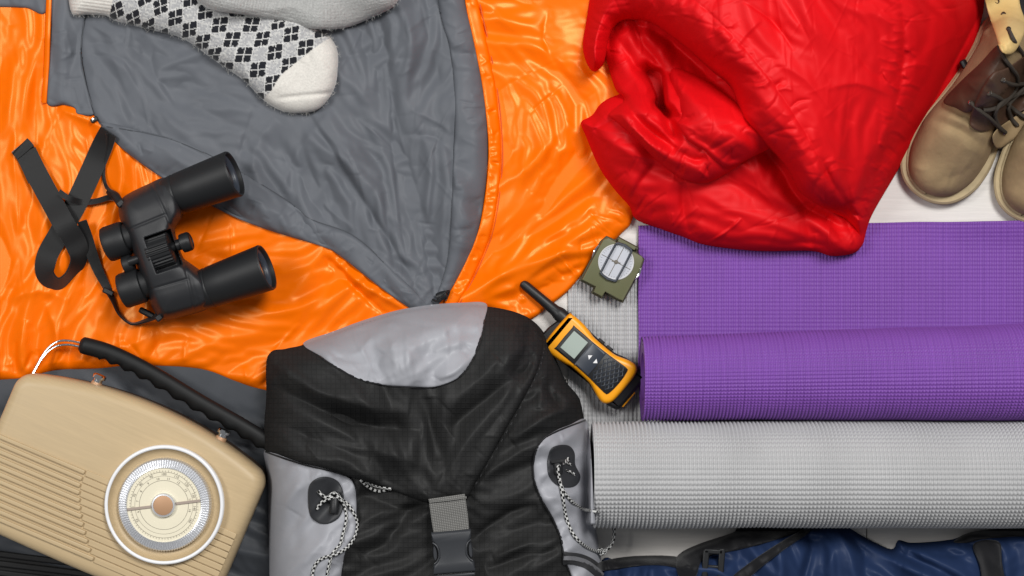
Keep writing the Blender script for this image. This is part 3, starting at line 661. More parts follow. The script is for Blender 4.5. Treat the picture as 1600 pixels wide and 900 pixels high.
# puckered orange piping beside the right hem
pl = [(728, -60), (737, 10), (748, 60), (764, 144), (772, 233), (766, 311), (752, 375), (722, 440), (700, 478)]
P = smooth(pl, 10, False); nrm = np.gradient(P, axis=0); nrm = np.stack([nrm[:, 1], -nrm[:, 0]], -1) / np.linalg.norm(nrm, axis=1)[:, None]
F = Field(np.concatenate([P - nrm * 9, (P + nrm * 11)[::-1]]), closed_smooth=False)
F.rand(60, 5, (10, 26), (1.8, 4), (0.8, 2.4), seed=21, jit=25)
z = samp_of(blurred(8), F.X, F.Y) + 0.5 + 6 * pf(F.D, 9) + F.d * np.clip(F.D / 6, 0, 1); cloth('piping', F, z, M['orange'], bag, bottom=10)
mb = MB(); P2 = P + nrm * 13.5; mb.tube([(p[0], p[1], float(samp(p[0], p[1])) + 0.2) for p in P2[::5]], 0.9, 6, 2); mb.build('seam', mat('orange_seam', (205, 84, 4), 0.6), bag)
# edge of the shell showing left of the flap
P = smooth([(80, -60), (76, 40), (74, 100), (70, 160)], 8, False); mb = MB(); mb.tube([(p[0] - 1, p[1], float(samp(p[0] - 4, p[1])) + 4) for p in P], 4.5, 8, 0); mb.build('shell_edge', M['orange'], bag)
# dark tube standing in for the shadow in the hem crease, cord lock at the zip's end, small toggle
P = smooth([(131, 33), (126, 83), (133, 130), (145, 168), (160, 195), (220, 207), (293, 227), (382, 273), (460, 322), (488, 344), (549, 367), (600, 410)], 6, False)
mb = MB(); mb.tube([(p[0], p[1], float(samp(p[0], p[1])) - 1.2) for p in P], 1.5, 6, 0); mb.build('crease_shade', mat('crease_shade_grey', (70, 73, 78), 0.7), bag)
z0 = float(samp(690, 462))
mb = MB(); mb.lathe([(3, -9), (6, -8), (7, 0), (6, 8), (3, 9)], (690, 462, z0 + 5), (1, -0.35, 0.1), 14); lk = mb.build('cord_lock', M['blackplastic'], bag)
mb = MB(); mb.tube([(676, 468, z0 + 3), (684, 470, z0 + 8), (694, 458, z0 + 11), (702, 455, z0 + 4), (696, 470, z0 + 3)], 1.8, 8); mb.build('drawcord', M['strap'], lk)
z0 = float(samp(146, 186))
mb = MB(); mb.box((147, 187, z0 + 4), (12, 7, 7), -30); tg = mb.build('zip_pull', M['blackplastic'], bag, bevel=1.5)
mb = MB(); mb.lathe([(1.8, 0), (1.8, 2)], (145, 186, z0 + 7.5), n=10); mb.build('rivet', M['chrome'], tg)

# ------------------------------------------------------------------ red rolled sleeping bag
red = thing_px('rolled_sleeping_bag', 'bright red puffy sleeping bag rolled into a loose bundle', 'sleeping bag', 1220, 180, 10)
def dome(X, Y, h=255, c0=1083, R=285):
    c = 0.885 * X + 0.465 * Y
    return h * np.sqrt(np.clip(1 - ((c - c0) / R) ** 2, 0.02, 1))
def mouth(X, Y):          # the dark opening in the middle of the roll
    a = (X - 1029) * 0.5 + (Y - 143) * 0.86; b = (X - 1029) * 0.86 - (Y - 143) * 0.5 + 7 * (vn(X / 16, Y / 16, 71) - 0.5) + 5 * np.sin(a / 14)
    return np.exp(-((a / 36) ** 2) ** 1.5 - ((b / (9.5 - 0.08 * a)) ** 2) ** 1.2)
# bottom wrap
F = Field([(960, 150), (925, 180), (908, 191), (915, 212), (936, 261), (960, 296), (983, 322), (994, 343), (1030, 357), (1067, 370), (1104, 383), (1183, 392), (1267, 392), (1300, 400), (1337, 394), (1347, 372), (1330, 330), (1300, 200), (1100, 120)], 1.6)
X, Y, D = F.X, F.Y, F.D
for p, w, a, w2 in (([(1025, 255), (1000, 285), (985, 315)], 5, -7, 9), ([(1066, 285), (1068, 330), (1078, 365)], 6, -9, 12), ([(1050, 280), (1040, 320), (1050, 352)], 10, 5, 14), ([(1250, 320), (1262, 350), (1268, 388)], 8, -8, 14),
                    ([(1290, 340), (1310, 365), (1330, 378)], 7, -8, 12), ([(1180, 300), (1240, 320), (1290, 345)], 12, 6, 20), ([(930, 210), (970, 230), (1010, 265)], 9, 5, 16), ([(1120, 350), (1180, 362), (1250, 365)], 12, 5, 18),
                    ([(1320, 345), (1333, 368), (1338, 388)], 5, -5, 7), ([(1185, 230), (1220, 264), (1238, 297), (1264, 326), (1300, 346), (1332, 360)], 11, -24, 11)):
    F.stroke(p, w, a, w2)
F.buckle(patchy(0.05, 80, 21, -0.3), wild(0.7, 120, 22, 2.0), 1.4, seed=11); F.pucker(30, (20, 70), (2.5, 6), (1.5, 4.5), seed=7); F.rand(25, 40, (30, 100), (2, 4), (0.6, 1.8), seed=31, jit=35)
base = samp_of(blurred(10), X, Y)
z = base + 8 + (66 + 35 * sstep(Y, 380, 240)) * pf(D, 75) + F.d * np.clip(D / 12, 0, 1)
cloth('bottom_wrap', F, np.maximum(z - 130 * mouth(X, Y), np.minimum(z, 26)), M['red'], red, bottom=2)
# inner coil: back layer with the dark mouth of the roll, front tongue rolled over it
F = Field([(958, 30), (942, 65), (950, 103), (962, 140), (975, 156), (950, 178), (962, 190), (988, 212), (1010, 235), (1030, 255), (1050, 270), (1067, 281), (1090, 286), (1112, 283), (1140, 268), (1175, 243), (1200, 226), (1230, 180), (1190, 110), (1090, 30), (1010, 15)], 1.6)
X, Y, D = F.X, F.Y, F.D
for p, w, a, w2 in (([(975, 160), (1000, 190), (1030, 215), (1060, 235)], 9, -16, 10), ([(965, 175), (1000, 210), (1030, 240), (1068, 262)], 9, 9, 14), ([(1060, 235), (1085, 250), (1105, 245)], 7, -10, 9),
                    ([(965, 60), (985, 90), (1005, 120)], 8, -9, 12), ([(985, 45), (1010, 75), (1040, 110), (1085, 150)], 10, -12, 10), ([(1090, 240), (1110, 225), (1145, 205)], 3, -4, 6), ([(1010, 180), (1030, 190), (1055, 215)], 5, -7, 8), ([(950, 75), (962, 48), (990, 40), (1020, 47), (1050, 67), (1080, 93), (1108, 122), (1133, 146), (1147, 172), (1158, 198), (1184, 228)], 10, -16, 10)):
    F.stroke(p, w, a * 1.5, w2)
F.buckle(patchy(0.075, 60, 24, -0.2), wild(0.8, 90, 25, 1.6), 1.4, seed=12); F.pucker(35, (14, 50), (2, 5), (1.2, 4.0), seed=8); F.rand(25, 45, (20, 70), (2, 5), (0.8, 3.0), seed=33, jit=35)
z = samp_of(blurred(20), X, Y) + 8 + 58 * pf(D, 50) + F.d * np.clip(D / 10, 0, 1)
hole = mouth(X, Y)
hole2 = np.exp(-((((X - 1048) * 0.45 + (Y - 195) * 0.9) / 26) ** 2 + (((X - 1048) * 0.9 - (Y - 195) * 0.45) / 9) ** 2) ** 1.4)
cloth('inner_coil', F, np.maximum(z - 170 * hole - 34 * hole2, 30), M['red'], red, bottom=20)
F = Field([(1047, 116), (1054, 106), (1075, 112), (1110, 130), (1150, 160), (1200, 190), (1215, 222), (1180, 243), (1140, 262), (1118, 252), (1100, 235), (1075, 220), (1058, 195), (1064, 182), (1058, 158), (1050, 136)], 1.6)
X, Y, D = F.X, F.Y, F.D
F.buckle(patchy(0.055, 60, 26, -0.2), wild(0.75, 90, 27, 1.0), 1.3, seed=13); F.pucker(22, (14, 50), (2, 5), (1.2, 3.5), seed=9); F.rand(16, 42, (20, 70), (2.5, 6), (0.8, 2.6), seed=34, jit=25)
for p, w, a, w2 in (([(1040, 110), (1080, 150), (1120, 200), (1150, 235)], 16, 8, 16), ([(1108, 236), (1128, 226), (1148, 214)], 3, -4, 5)): F.stroke(p, w, a, w2)
z = samp_of(blurred(24), X, Y) + 6 + 30 * pf(D, 34) + F.d * np.clip(D / 10, 0, 1)
cloth('coil_tongue', F, z, M['red'], red, bottom=60)
# outer wrap
F = Field([(924, -40), (916, 30), (910, 70), (916, 98), (928, 112), (944, 98), (952, 62), (966, 38), (990, 32), (1020, 38), (1050, 58), (1080, 82), (1113, 112), (1140, 135), (1153, 165), (1163, 190), (1190, 220), (1215, 245), (1232, 268), (1248, 298),
           (1275, 320), (1300, 334), (1322, 346), (1334, 362), (1337, 380), (1342, 388), (1349, 380), (1354, 360), (1365, 331), (1403, 266), (1440, 201), (1482, 140), (1519, 79), (1533, 33), (1539, -10), (1545, -150), (930, -150)], 1.6)
X, Y, D = F.X, F.Y, F.D
def seam_pucker(F, pts, n, L=(10, 28), w=(2, 4), amp=(1.2, 3.0), seed=1):
    r = random.Random(seed); P = smooth(pts, 20, False)
    for k in range(n):
        i = r.randrange(2, len(P) - 2); t = P[i + 1] - P[i - 1]; a = math.atan2(t[1], t[0]) + math.pi / 2 * r.choice((-1, 1)) + r.gauss(0, 0.45); l = r.uniform(*L); x, y = P[i]
        F.stroke([(x, y), (x + math.cos(a) * l * 0.5, y + math.sin(a) * l * 0.5), (x + math.cos(a + 0.3) * l, y + math.sin(a + 0.3) * l)], r.uniform(*w), r.uniform(*amp) * r.choice((-1, 1)), taper=0.4, sm=2, power=1.2)
def rang(x, y): return math.degrees(math.atan2(360 - y, 1345 - x)) if x > 1150 else 50
F.buckle(lambda X, Y: 0.052 * np.clip(2.4 * vn(X / 100, Y / 100, 31) - 0.4, 0.12, 1.5) * (1 + 0.8 * bump2(X, Y, 1340, 330, 120, 120)), lambda X, Y: np.where((X > 1180) & (Y > 90), toward(1345, 375)(X, Y) + 1.5 * (vn(X / 90, Y / 90, 33) - 0.5), wild(0.9, 130, 34, 3.0)(X, Y)), 1.35, seed=14)
F.d += 12 * (fbm(X / 140, Y / 140, 35, 2) - 0.5)
F.rand(90, rang, (30, 150), (1.6, 3.5), (0.4, 1.4), seed=35, jit=40, curve=0.12); F.pucker(45, (20, 90), (3, 8), (1.2, 4.0), seed=5, mask=lambda x, y: 0.885 * x + 0.465 * y < 1310); F.pucker(20, (20, 60), (2, 4), (0.8, 2.0), seed=6); F.rand(40, lambda x, y: random.Random(int(x + 3 * y)).choice((70, 20, -40, 110)), (20, 80), (1.6, 3.5), (0.5, 1.4), seed=36, jit=20)
for p, w, a, w2 in (([(1407, -20), (1412, 70), (1407, 130), (1393, 196), (1375, 261), (1356, 310), (1348, 345)], 6, -7, 10), ([(1425, -20), (1432, 90), (1422, 160), (1402, 220), (1380, 280)], 8, 4, 12),
                    ([(1160, 0), (1200, 28), (1225, 55), (1240, 80)], 2.5, -4.5, 6), ([(1150, 75), (1165, 55), (1190, 30)], 3, 3, 8), ([(1208, 95), (1260, 125), (1300, 175), (1318, 210)], 6, 4, 12),
                    ([(1110, 20), (1118, 60), (1105, 95)], 8, -6, 12), ([(1140, 80), (1118, 90), (1112, 110)], 5, -6, 8), ([(1190, 160), (1225, 200), (1260, 240), (1300, 300)], 8, 5, 14), ([(1270, 220), (1290, 270), (1325, 320)], 6, -6, 12),
                    ([(1345, 350), (1320, 300), (1310, 250), (1330, 190)], 6, 5, 10), ([(1342, 350), (1350, 290), (1365, 240), (1380, 190)], 6, -6, 9), ([(1340, 345), (1300, 320), (1270, 290), (1230, 250)], 7, -5, 12),
                    ([(1160, 165), (1180, 205), (1215, 240), (1250, 290), (1300, 328)], 12, 10, 16), ([(1330, 60), (1350, 100), (1385, 130)], 5, -4, 9), ([(1290, 140), (1340, 130), (1395, 150)], 5, 3.5, 9),
                    ([(980, 5), (1000, 30), (1020, 40)], 6, -6, 10), ([(940, 20), (960, 45), (950, 80)], 8, -8, 10), ([(1050, 10), (1075, 50), (1085, 80)], 7, -6, 12)):
    F.stroke(p, w, a, w2)
seam_pucker(F, [(1407, -20), (1412, 70), (1407, 130), (1393, 196), (1375, 261), (1356, 310), (1348, 345)], 90, (12, 45), (2, 4.5), (1.2, 3.6), 3)
seam_pucker(F, [(1060, -20), (1130, 40), (1200, 120), (1260, 210), (1310, 300)], 70, (10, 40), (2, 4), (0.8, 2.4), 4); F.stroke([(1060, -20), (1130, 40), (1200, 120), (1260, 210), (1310, 300)], 3.5, -3.0, 3.5, taper=0.2, power=1.1)
under = samp_of(blurred(30), X, Y)
full = np.maximum(dome(X, Y), under + 26)
cc = 0.885 * X + 0.465 * Y; rw = sstep(cc, 1262, 1330)
lo = (np.minimum(under, full - 14) - 14) * (1 - rw) + 12 * rw
rightd = np.clip((1353 + 8 - (0.885 * X + 0.465 * Y)), 0, 400)
z = lo * (1 - pf(D, 58)) + full * pf(D, 58) + F.d * np.clip(D / 11, 0, 1)
cloth('outer_wrap', F, z, M['red'], red, bottom=2)
mb = MB(); mb.lathe([(3, -7), (6, -5), (6, 5), (3, 7)], (1506, 100, 40), (0.5, 1, 0), 12); mb.build('cord_lock', M['blackplastic'], red)

# ------------------------------------------------------------------ socks
def curvi(X, Y, line):
    P = smooth(line, 8, False); seg = np.linalg.norm(P[1:] - P[:-1], axis=1); cum = np.concatenate([[0], np.cumsum(seg)])
    best = np.full(X.shape, 1e12); s_ = np.zeros(X.shape); t_ = np.zeros(X.shape)
    for k in range(len(P) - 1):
        a, b = P[k], P[k + 1]; d = b - a; l = np.linalg.norm(d) + 1e-9
        raw = ((X - a[0]) * d[0] + (Y - a[1]) * d[1]) / (l * l)
        lo = -50 if k == 0 else 0; hi = 50 if k == len(P) - 2 else 1
        t = np.clip(raw, lo, hi); ex = X - a[0] - t * d[0]; ey = Y - a[1] - t * d[1]; q = ex * ex + ey * ey
        m = q < best; best = np.where(m, q, best); s_ = np.where(m, cum[k] + t * l, s_); t_ = np.where(m, (d[0] * ey - d[1] * ex) / l, t_)
    return s_, t_
sock = thing_px('patterned_sock', 'knitted wool sock with black and grey diamonds, white cuff and toe', 'sock', 330, 70, 25, 'wool socks on the sleeping bag')
out = [(107, -30), (112, 20), (140, 23), (167, 25), (184, 34), (252, 51), (289, 62), (336, 95), (380, 125), (410, 155), (437, 172), (464, 177), (495, 172), (515, 152), (526, 125), (528, 84), (518, 61), (500, 48), (470, 20), (400, -25), (300, -60), (200, -75), (120, -70)]
F = Field(out, 1.25); X, Y, D = F.X, F.Y, F.D
cl = [(100, -20), (180, -10), (260, 5), (340, 40), (400, 80), (460, 110), (540, 150)]
s_, t_ = curvi(X, Y, cl)
ca, sa = math.cos(math.radians(17)), math.sin(math.radians(17))
p_ = (s_ * ca + t_ * sa) / 30.0; q_ = (-s_ * sa + t_ * ca) / 38.0
kx, ky = np.floor(p_ * 7) / 7 + 0.071, np.floor(q_ * 9) / 9 + 0.055        # pattern steps stitch by stitch
dp, dq = np.abs(kx - np.round(kx)), np.abs(ky - np.round(ky))
dsum = dp + dq; black = dsum < 0.5
fdp, fdq = np.abs(p_ - np.round(p_)), np.abs(q_ - np.round(q_))
dark = np.array(lin((36, 37, 42))[:3]); grey = np.array(lin((168, 168, 169))[:3]); white = np.array(lin((214, 213, 210))[:3])
C = np.where(black[..., None], dark, grey)
C = np.where(((np.abs(fdp + fdq - 0.52) < 0.03) | (black & (np.abs(fdp - fdq) < 0.028) & (dsum > 0.12)))[..., None], white, C)
speck = (vn(X / 2.2, Y / 2.2, 5) > 0.62)[..., None] & (~black)[..., None]
C = np.where(speck, white * 0.8, C)
z = samp_of(blurred(26), X, Y) + 4 + 34 * pf(D, 40)
toe = sdf(X, Y, smooth([(512, 62), (490, 76), (471, 91), (450, 108), (437, 120), (425, 140), (412, 158), (430, 190), (560, 200), (560, 40)], 4))
cuff = X + 0.2 * Y < 176
knit = 1.1 * np.abs(np.sin(math.pi * (s_ + 1.4 * np.abs(((t_ / 5.0) % 1) - 0.5) * 2) / 4.4)) * (0.4 + 0.6 * np.abs(np.sin(math.pi * t_ / 5.0)))
z = z - 3.5 * np.exp(-((Y - 150 + 0.1 * (X - 470)) / 4.0) ** 2) * sstep(X, 425, 450) * sstep(toe, 2, 10)
C = np.where(((toe > 0) | cuff)[..., None], np.array(lin((214, 210, 203))[:3]), C)
rib = 1.2 * np.abs(np.sin(math.pi * t_ / 5.2))
F.rand(14, 60, (30, 70), (5, 9), (1.0, 2.5), seed=3)
z = z + np.where(cuff, rib, np.where(toe > 0, 0.35 * knit, knit)) * np.clip(D / 3, 0, 1) + F.d + 2 * (fbm(X / 30, Y / 30, 9) - 0.5)
body = cloth('knitted_body', F, z, M['sock_pat'], sock, bottom=8, colors=C)
# loose wool fibres along the rim
def fuzz(name, poly, n, zoff, material, parent, seed, lo, hi):
    r = random.Random(seed); P = smooth(poly, 6); mb = MB()
    for k in range(n):
        i = r.randrange(len(P)); p = P[i]; q = P[(i + 1) % len(P)]; tx, ty = q - p; l = math.hypot(tx, ty) + 1e-6; nx, ny = ty / l, -tx / l
        if p[1] < -8: continue
        sgn = 1 if sdf(np.array([[p[0] + nx * 3]]), np.array([[p[1] + ny * 3]]), P)[0, 0] < 0 else -1
        x, y = p[0] + tx * r.random(), p[1] + ty * r.random(); L = r.uniform(lo, hi); sl = r.gauss(0, 0.7); z0_ = float(samp(x - nx * sgn * 2, y - ny * sgn * 2)) * 0.6 + r.uniform(4, 14) + zoff
        dx, dy = sgn * nx + sl * tx / l, sgn * ny + sl * ty / l
        mb.tube([(x - dx, y - dy, z0_), (x + dx * L * 0.6, y + dy * L * 0.6, z0_ + r.uniform(-1, 2)), (x + dx * L, y + dy * L + r.uniform(-1, 1), z0_ + r.uniform(-2, 2))], [0.17, 0.08], 3, 0)
    o = mb.build(name, material, parent); o['kind'] = 'stuff'; return o
fuzz('loose_fibres', out, 220, 0, M['sock_white'], sock, 2, 1.5, 5)
sock2 = thing_px('grey_sock', 'plain grey marled wool sock lying above the diamond sock at the top edge', 'sock', 470, 10, 60, 'wool socks on the sleeping bag')
out2 = [(296, -20), (316, 7), (336, 17), (387, 24), (437, 34), (471, 42), (505, 46), (545, 42), (589, 24), (618, 7), (632, -30), (620, -90), (460, -110), (300, -90)]
F = Field(out2, 1.25); X, Y, D = F.X, F.Y, F.D
s2, t2 = curvi(X, Y, [(280, -60), (400, -30), (520, -10), (640, -40)])
knit2 = 1.2 * np.abs(np.sin(math.pi * (s2 + 1.4 * np.abs(((t2 / 5.0) % 1) - 0.5) * 2) / 4.6)) * (0.4 + 0.6 * np.abs(np.sin(math.pi * t2 / 5.0)))
F.buckle(patchy(0.12, 70, 61, -0.2), wild(0.3, 90, 62, 1.5), 1.3, seed=18, levels=((24, 130, .8, .4, .002, 1.6), (12, 100, 1.0, .3, .004, .4))); F.rand(12, 10, (30, 90), (5, 10), (1.0, 3.0), seed=4); F.stroke([(420, 20), (450, 10), (480, 20)], 6, 3, 8)
z = samp_of(blurred(24), X, Y) + 6 + 34 * pf(D, 40) + knit2 * np.clip(D / 3, 0, 1) + F.d
cloth('knitted_body', F, z, M['sock_grey'], sock2, bottom=20)
fuzz('loose_fibres', out2, 150, 20, M['sock_grey'], sock2, 5, 1.5, 5)
# ------------------------------------------------------------------ black ribbed pad under the radio's lower edge
pad = thing_px('ribbed_pad', 'black ribbed foam pad peeking out below the radio in the corner', 'pad', 0, 900)
fr = Frame(-30, 930, 0, 6, -7)
mb = MB(fr); mb.box((0, 0, 3), (420, 150, 5)); mb.build('base', M['ribblack'], pad, bevel=1)
for k in range(10):
    mb = MB(fr); mb.box((0, 68 - k * 14.5, 8.5), (416, 10, 7), taper=0.97); mb.build('rib', M['ribblack'], pad, bevel=2.5, seg=2)

# ------------------------------------------------------------------ radio
fr = Frame(178, 770, 11, 95, -23)
radio = thing('portable_radio', 'vintage tan wood-grain portable radio with round silver tuning dial and black handle', 'radio', fr.loc, fr.ang)
def radio_outline(ins=0):
    pts = []
    def corner(cx, cy, r, a0, a1, n=9):
        for k in range(n): a = math.radians(a0 + (a1 - a0) * k / (n - 1)); pts.append((cx + r * math.cos(a), cy + r * math.sin(a)))
    corner(-211 + 36, -131 + 36, 36, 180, 270); 
    for k in range(1, 16): u = -175 + 350 * k / 16; pts.append((u, -131 - 3.0 * math.cos(u / 175 * math.pi / 2)))
    corner(211 - 36, -131 + 36, 36, 270, 360)
    corner(211 - 30, 122 - 30, 30, 0, 66)
    for k in range(1, 24): u = 193 - 386 * k / 24; pts.append((u, 119.4 + 30 * (1 - (u / 195) ** 2)))
    corner(-211 + 30, 122 - 30, 30, 114, 180)
    return pts
ro = radio_outline()
mb = MB(fr); mb.prism(ro, [(12, 0), (6, 3), (4, 8), (4, 46)]); mb.build('back_shell', M['radio_back'], radio)
mb = MB(fr); mb.prism(ro, [(2.5, 46.2), (1.2, 47.5), (1.2, 50)]); mb.build('chrome_trim', M['chrome'], radio)
mb = MB(fr); mb.prism(ro, [(1.5, 50.2), (0, 52), (0, 74), (0.8, 79), (2.6, 84), (5.5, 88), (9.5, 91), (14, 92.6), (19, 93.2)]); front = mb.build('front_case', M['radio'], radio, angle=60)
for k in range(12):                                     # louvred grille: wide open slats left, closer ones right
    v = 13.5 - k * 10.8
    ul = -52 + 62 * (max(0.0, -v) / 102) ** 1.5
    x0 = -203 + 5 * (k / 11) ** 3
    mb = MB(fr); L = ul - x0; mb.box((x0 + L / 2, v, 94.9), (L, 6.9, 4.6), taper=1.0); mb.build('grille_slat', M['radio'], radio, bevel=1.9, seg=3)
    x1 = 203 - 4 * (k / 11) ** 3; L = x1 - ul - 1.5
    mb = MB(fr); mb.box((ul + 1.5 + L / 2, v, 94.2), (L, 9.5, 2.6)); mb.build('grille_slat', M['radio'], radio, bevel=1.1, seg=3)
dc = (82.5, 17.5)
mb = MB(fr); mb.lathe([(92, 93), (93, 102), (92, 106.6), (89.8, 107.6), (87.4, 106.6), (86.8, 104.5)], (dc[0], dc[1], 0), n=96, capped=False); ring = mb.build('dial_ring', M['white_ring'], radio, angle=60)
mb = MB(fr); mb.lathe([(87.0, 105.5), (84, 100.5), (79, 96.6), (70, 95.6)], (dc[0], dc[1], 0), n=96, capped=False); mb.build('dial_dish', M['radio'], ring, angle=60)
mb = MB(fr); n = 110
V = []; Fc = []
for k in range(n * 2):
    a = math.pi * k / n; hi = k % 2
    for r, h in ((72.5, 95), (72.5 - (0 if hi else 1.2), 104 - (0 if hi else 1.0)), (70, 107.0 - (0 if hi else 1.8)), (60, 108.6 - (0 if hi else 1.6)), (57.6, 108.2), (57.0, 106.0)):
        V.append((dc[0] + r * math.cos(a), dc[1] + r * math.sin(a), h))
m_ = n * 2
for k in range(m_):
    k2 = (k + 1) % m_
    for j in range(5): Fc.append((k * 6 + j, k2 * 6 + j, k2 * 6 + j + 1, k * 6 + j + 1))
mb.add(V, Fc); knurl = mb.build('tuning_bezel', M['brushed'], radio, angle=15)
mb = MB(fr); mb.lathe([(57.6, 104), (57.6, 106.2), (0.5, 106.2)], (dc[0], dc[1], 0), n=72); face = mb.build('dial_face', M['dialcream'], radio)
mb = MB(fr)
def ringline(r, w, h, n=90, a0=0, a1=360):
    V = []; Fc = []
    for k in range(n + 1):
        a = math.radians(a0 + (a1 - a0) * k / n)
        for q in (r - w / 2, r + w / 2): V.append((dc[0] + q * math.cos(a), dc[1] + q * math.sin(a), h))
    for k in range(n): Fc.append((2 * k, 2 * k + 1, 2 * k + 3, 2 * k + 2))
    mb.add(V, Fc)
ringline(51, 0.5, 106.5); ringline(38, 0.5, 106.5); ringline(45, 0.35, 106.5)
for k in range(72):
    a = math.radians(k * 5); L = 3.2 if k % 3 == 0 else 1.8; r = 52.6
    mb.box((dc[0] + r * math.cos(a), dc[1] + r * math.sin(a), 106.5), (L, 0.45, 0.15), k * 5)
mb.build('scale_rings', M['ink'], face)
def text_mesh(items, name, material, parent, fr, h):
    """items: (string, u, v, size, angle) printed flat at height h"""
    mb = MB(fr)
    for txt, u, v, size, ang in items:
        cu = bpy.data.curves.new('t', 'FONT'); cu.body = txt; cu.size = size; cu.align_x = 'CENTER'; cu.align_y = 'CENTER'; cu.resolution_u = 2
        ob = bpy.data.objects.new('t', cu); col.objects.link(ob); dg = bpy.context.evaluated_depsgraph_get(); me = bpy.data.meshes.new_from_object(ob.evaluated_get(dg))
        c, s_ = math.cos(math.radians(ang)), math.sin(math.radians(ang))
        mb.add([(u + p.co.x * c - p.co.y * s_, v + p.co.x * s_ + p.co.y * c, h) for p in me.vertices], [tuple(p.vertices) for p in me.polygons])
        bpy.data.objects.remove(ob); bpy.data.curves.remove(cu); bpy.data.meshes.remove(me)
    return mb.build(name, material, parent)
items = []
for i, tx in enumerate(('53', '60', '70', '80', '90', '100', '110', '120', '130', '140', '160')):
    a = 210 - i * 24 + 23; items.append((tx, dc[0] + 47.6 * math.cos(math.radians(a)), dc[1] + 47.6 * math.sin(math.radians(a)), 5.6, a - 90))
for i, tx in enumerate(('6', '7', '8', '9', '10', '11', '12', '13', '14', '16')):
    a = 195 - i * 23 + 23; items.append((tx, dc[0] + 41 * math.cos(math.radians(a)), dc[1] + 41 * math.sin(math.radians(a)), 5.2, a - 90))
text_mesh(items, 'scale_numerals', M['ink'], face, fr, 106.6)
for a in (30, 210):
    mb = MB(fr); mb.box((dc[0] + 38 * math.cos(math.radians(a)), dc[1] + 38 * math.sin(math.radians(a)), 107.6), (38, 4.2, 1.4), 30)
    mb.build('pointer', M['pointer'], knurl, bevel=0.4)
mb = MB(fr); mb.lathe([(18.8, 106), (18.6, 111), (17.4, 112.6), (15.6, 112.8), (15.2, 112)], (dc[0], dc[1], 0), n=40); kn = mb.build('tuning_knob', M['brushed'], radio)
mb = MB(fr); mb.lathe([(15.2, 111), (15.0, 112.4), (13.5, 112.9), (0.5, 113)], (dc[0], dc[1], 0), n=40); mb.build('knob_cap', M['copper'], kn)
for u, v in ((-96, 146), (118, 143)):                    # chrome keys on the top side
    mb = MB(fr); mb.lathe([(9, 0), (9, 6), (8, 8)], (u, v - 8, 62), (0, 1, 0), 20); c_ = mb.build('top_knob', M['copper'], radio)
    mb = MB(fr); mb.lathe([(7.2, 8), (7.2, 13), (10.5, 14), (11, 18), (9.5, 20)], (u, v - 8, 62), (0, 1, 0), 20); mb.build('knob_cap', M['chrome'], c_, angle=30)
# handle: wire bracket and moulded grip with finger waves on its lower side
P = []
hb = [(124, 538), (172, 552), (235, 583), (310, 628), (380, 668), (440, 706), (500, 748)]
C = smooth(hb, 14, False); tn = np.gradient(C, axis=0); tn /= np.linalg.norm(tn, axis=1)[:, None]; nn = np.stack([-tn[:, 1], tn[:, 0]], -1)
V = []; Fc = []; n = 14
for i, (p, q) in enumerate(zip(C, nn)):
    s_ = i / (len(C) - 1); e = min(1, 0.55 + i / 5.0) ; zc = 44
    wave = 2.6 * math.cos(i * 2 * math.pi / 5.2) * (0.12 < s_)
    for k in range(n):
        a = 2 * math.pi * k / n; cx = math.cos(a); r = 13.5 * e + (wave if cx > 0.1 else 0) * cx
        V.append((p[0] + q[0] * cx * r, p[1] + q[1] * cx * r, zc + math.sin(a) * 11.5 * e))
for i in range(len(C) - 1):
    for k in range(n): k2 = (k + 1) % n; Fc.append((i * n + k, i * n + k2, (i + 1) * n + k2, (i + 1) * n + k))
Fc += [tuple(range(n)), tuple((len(C) - 1) * n + k for k in range(n))]
mb = MB(); mb.add(V, Fc); handle = mb.build('handle', M['grip'], radio, angle=70)
for o_ in (0, 1):
    d = 7 * o_; mb = MB(); mb.tube([(132, 537 + d, 44), (110, 532.5 + d * 0.9, 44), (92, 533 + d, 45), (78, 541 + d * 0.8, 46), (66, 556 + d * 0.5, 48), (56, 574 + d * 0.3, 49), (44 + d * 0.4, 596, 50), (36 + d * 0.4, 612, 50)], 2.0, 10)
    mb.build('handle_wire', M['chrome'], handle)

# ------------------------------------------------------------------ backpack
pack = thing_px('backpack', 'black and grey ripstop hiking backpack with buckled lid lying face up', 'backpack', 670, 740, 10)
body_poly = [(420, 555), (446, 545), (473, 539), (520, 522), (566, 505), (620, 490), (674, 481), (720, 478), (762, 479), (800, 486), (828, 498), (850, 520), (868, 560), (886, 598), (905, 622), (913, 656), (921, 690), (925, 753), (928, 802), (934, 851), (942, 900), (946, 990), (946, 1040),
             (424, 1040), (422, 900), (419, 753), (414, 695), (416, 621)]
F = Field(body_poly); X, Y, D = F.X, F.Y, F.D
F.buckle(patchy(0.055, 90, 41, -0.3), wild(-0.5, 120, 42, 1.4), 1.5, seed=15); F.d += 10 * (fbm(X / 120, Y / 120, 43, 2) - 0.5)
F.rand(16, lambda x, y: -30 if x > 600 else 20, (40, 140), (4, 9), (1.0, 3.6), seed=41, jit=20)
for p, w, a, w2 in (([(875, 690), (820, 705), (770, 735), (735, 775)], 10, 9, 18), ([(840, 790), (800, 800), (760, 825), (735, 850)], 8, -8, 14), ([(560, 870), (600, 850), (640, 800), (665, 790)], 10, -8, 16), ([(560, 770), (610, 790), (660, 800)], 8, -7, 14),
                    ([(905, 630), (870, 645), (840, 660), (800, 690)], 9, 8, 16), ([(850, 590), (862, 620), (880, 640)], 6, -10, 9), ([(860, 560), (850, 600), (842, 640)], 8, 8, 12), ([(880, 840), (830, 850), (770, 870)], 8, 6, 16), ([(870, 610), (890, 625), (908, 628)], 5, 6, 7), ([(760, 890), (820, 870), (870, 860)], 6, -5, 10)):
    F.stroke(p, w, a * 2.2, w2)
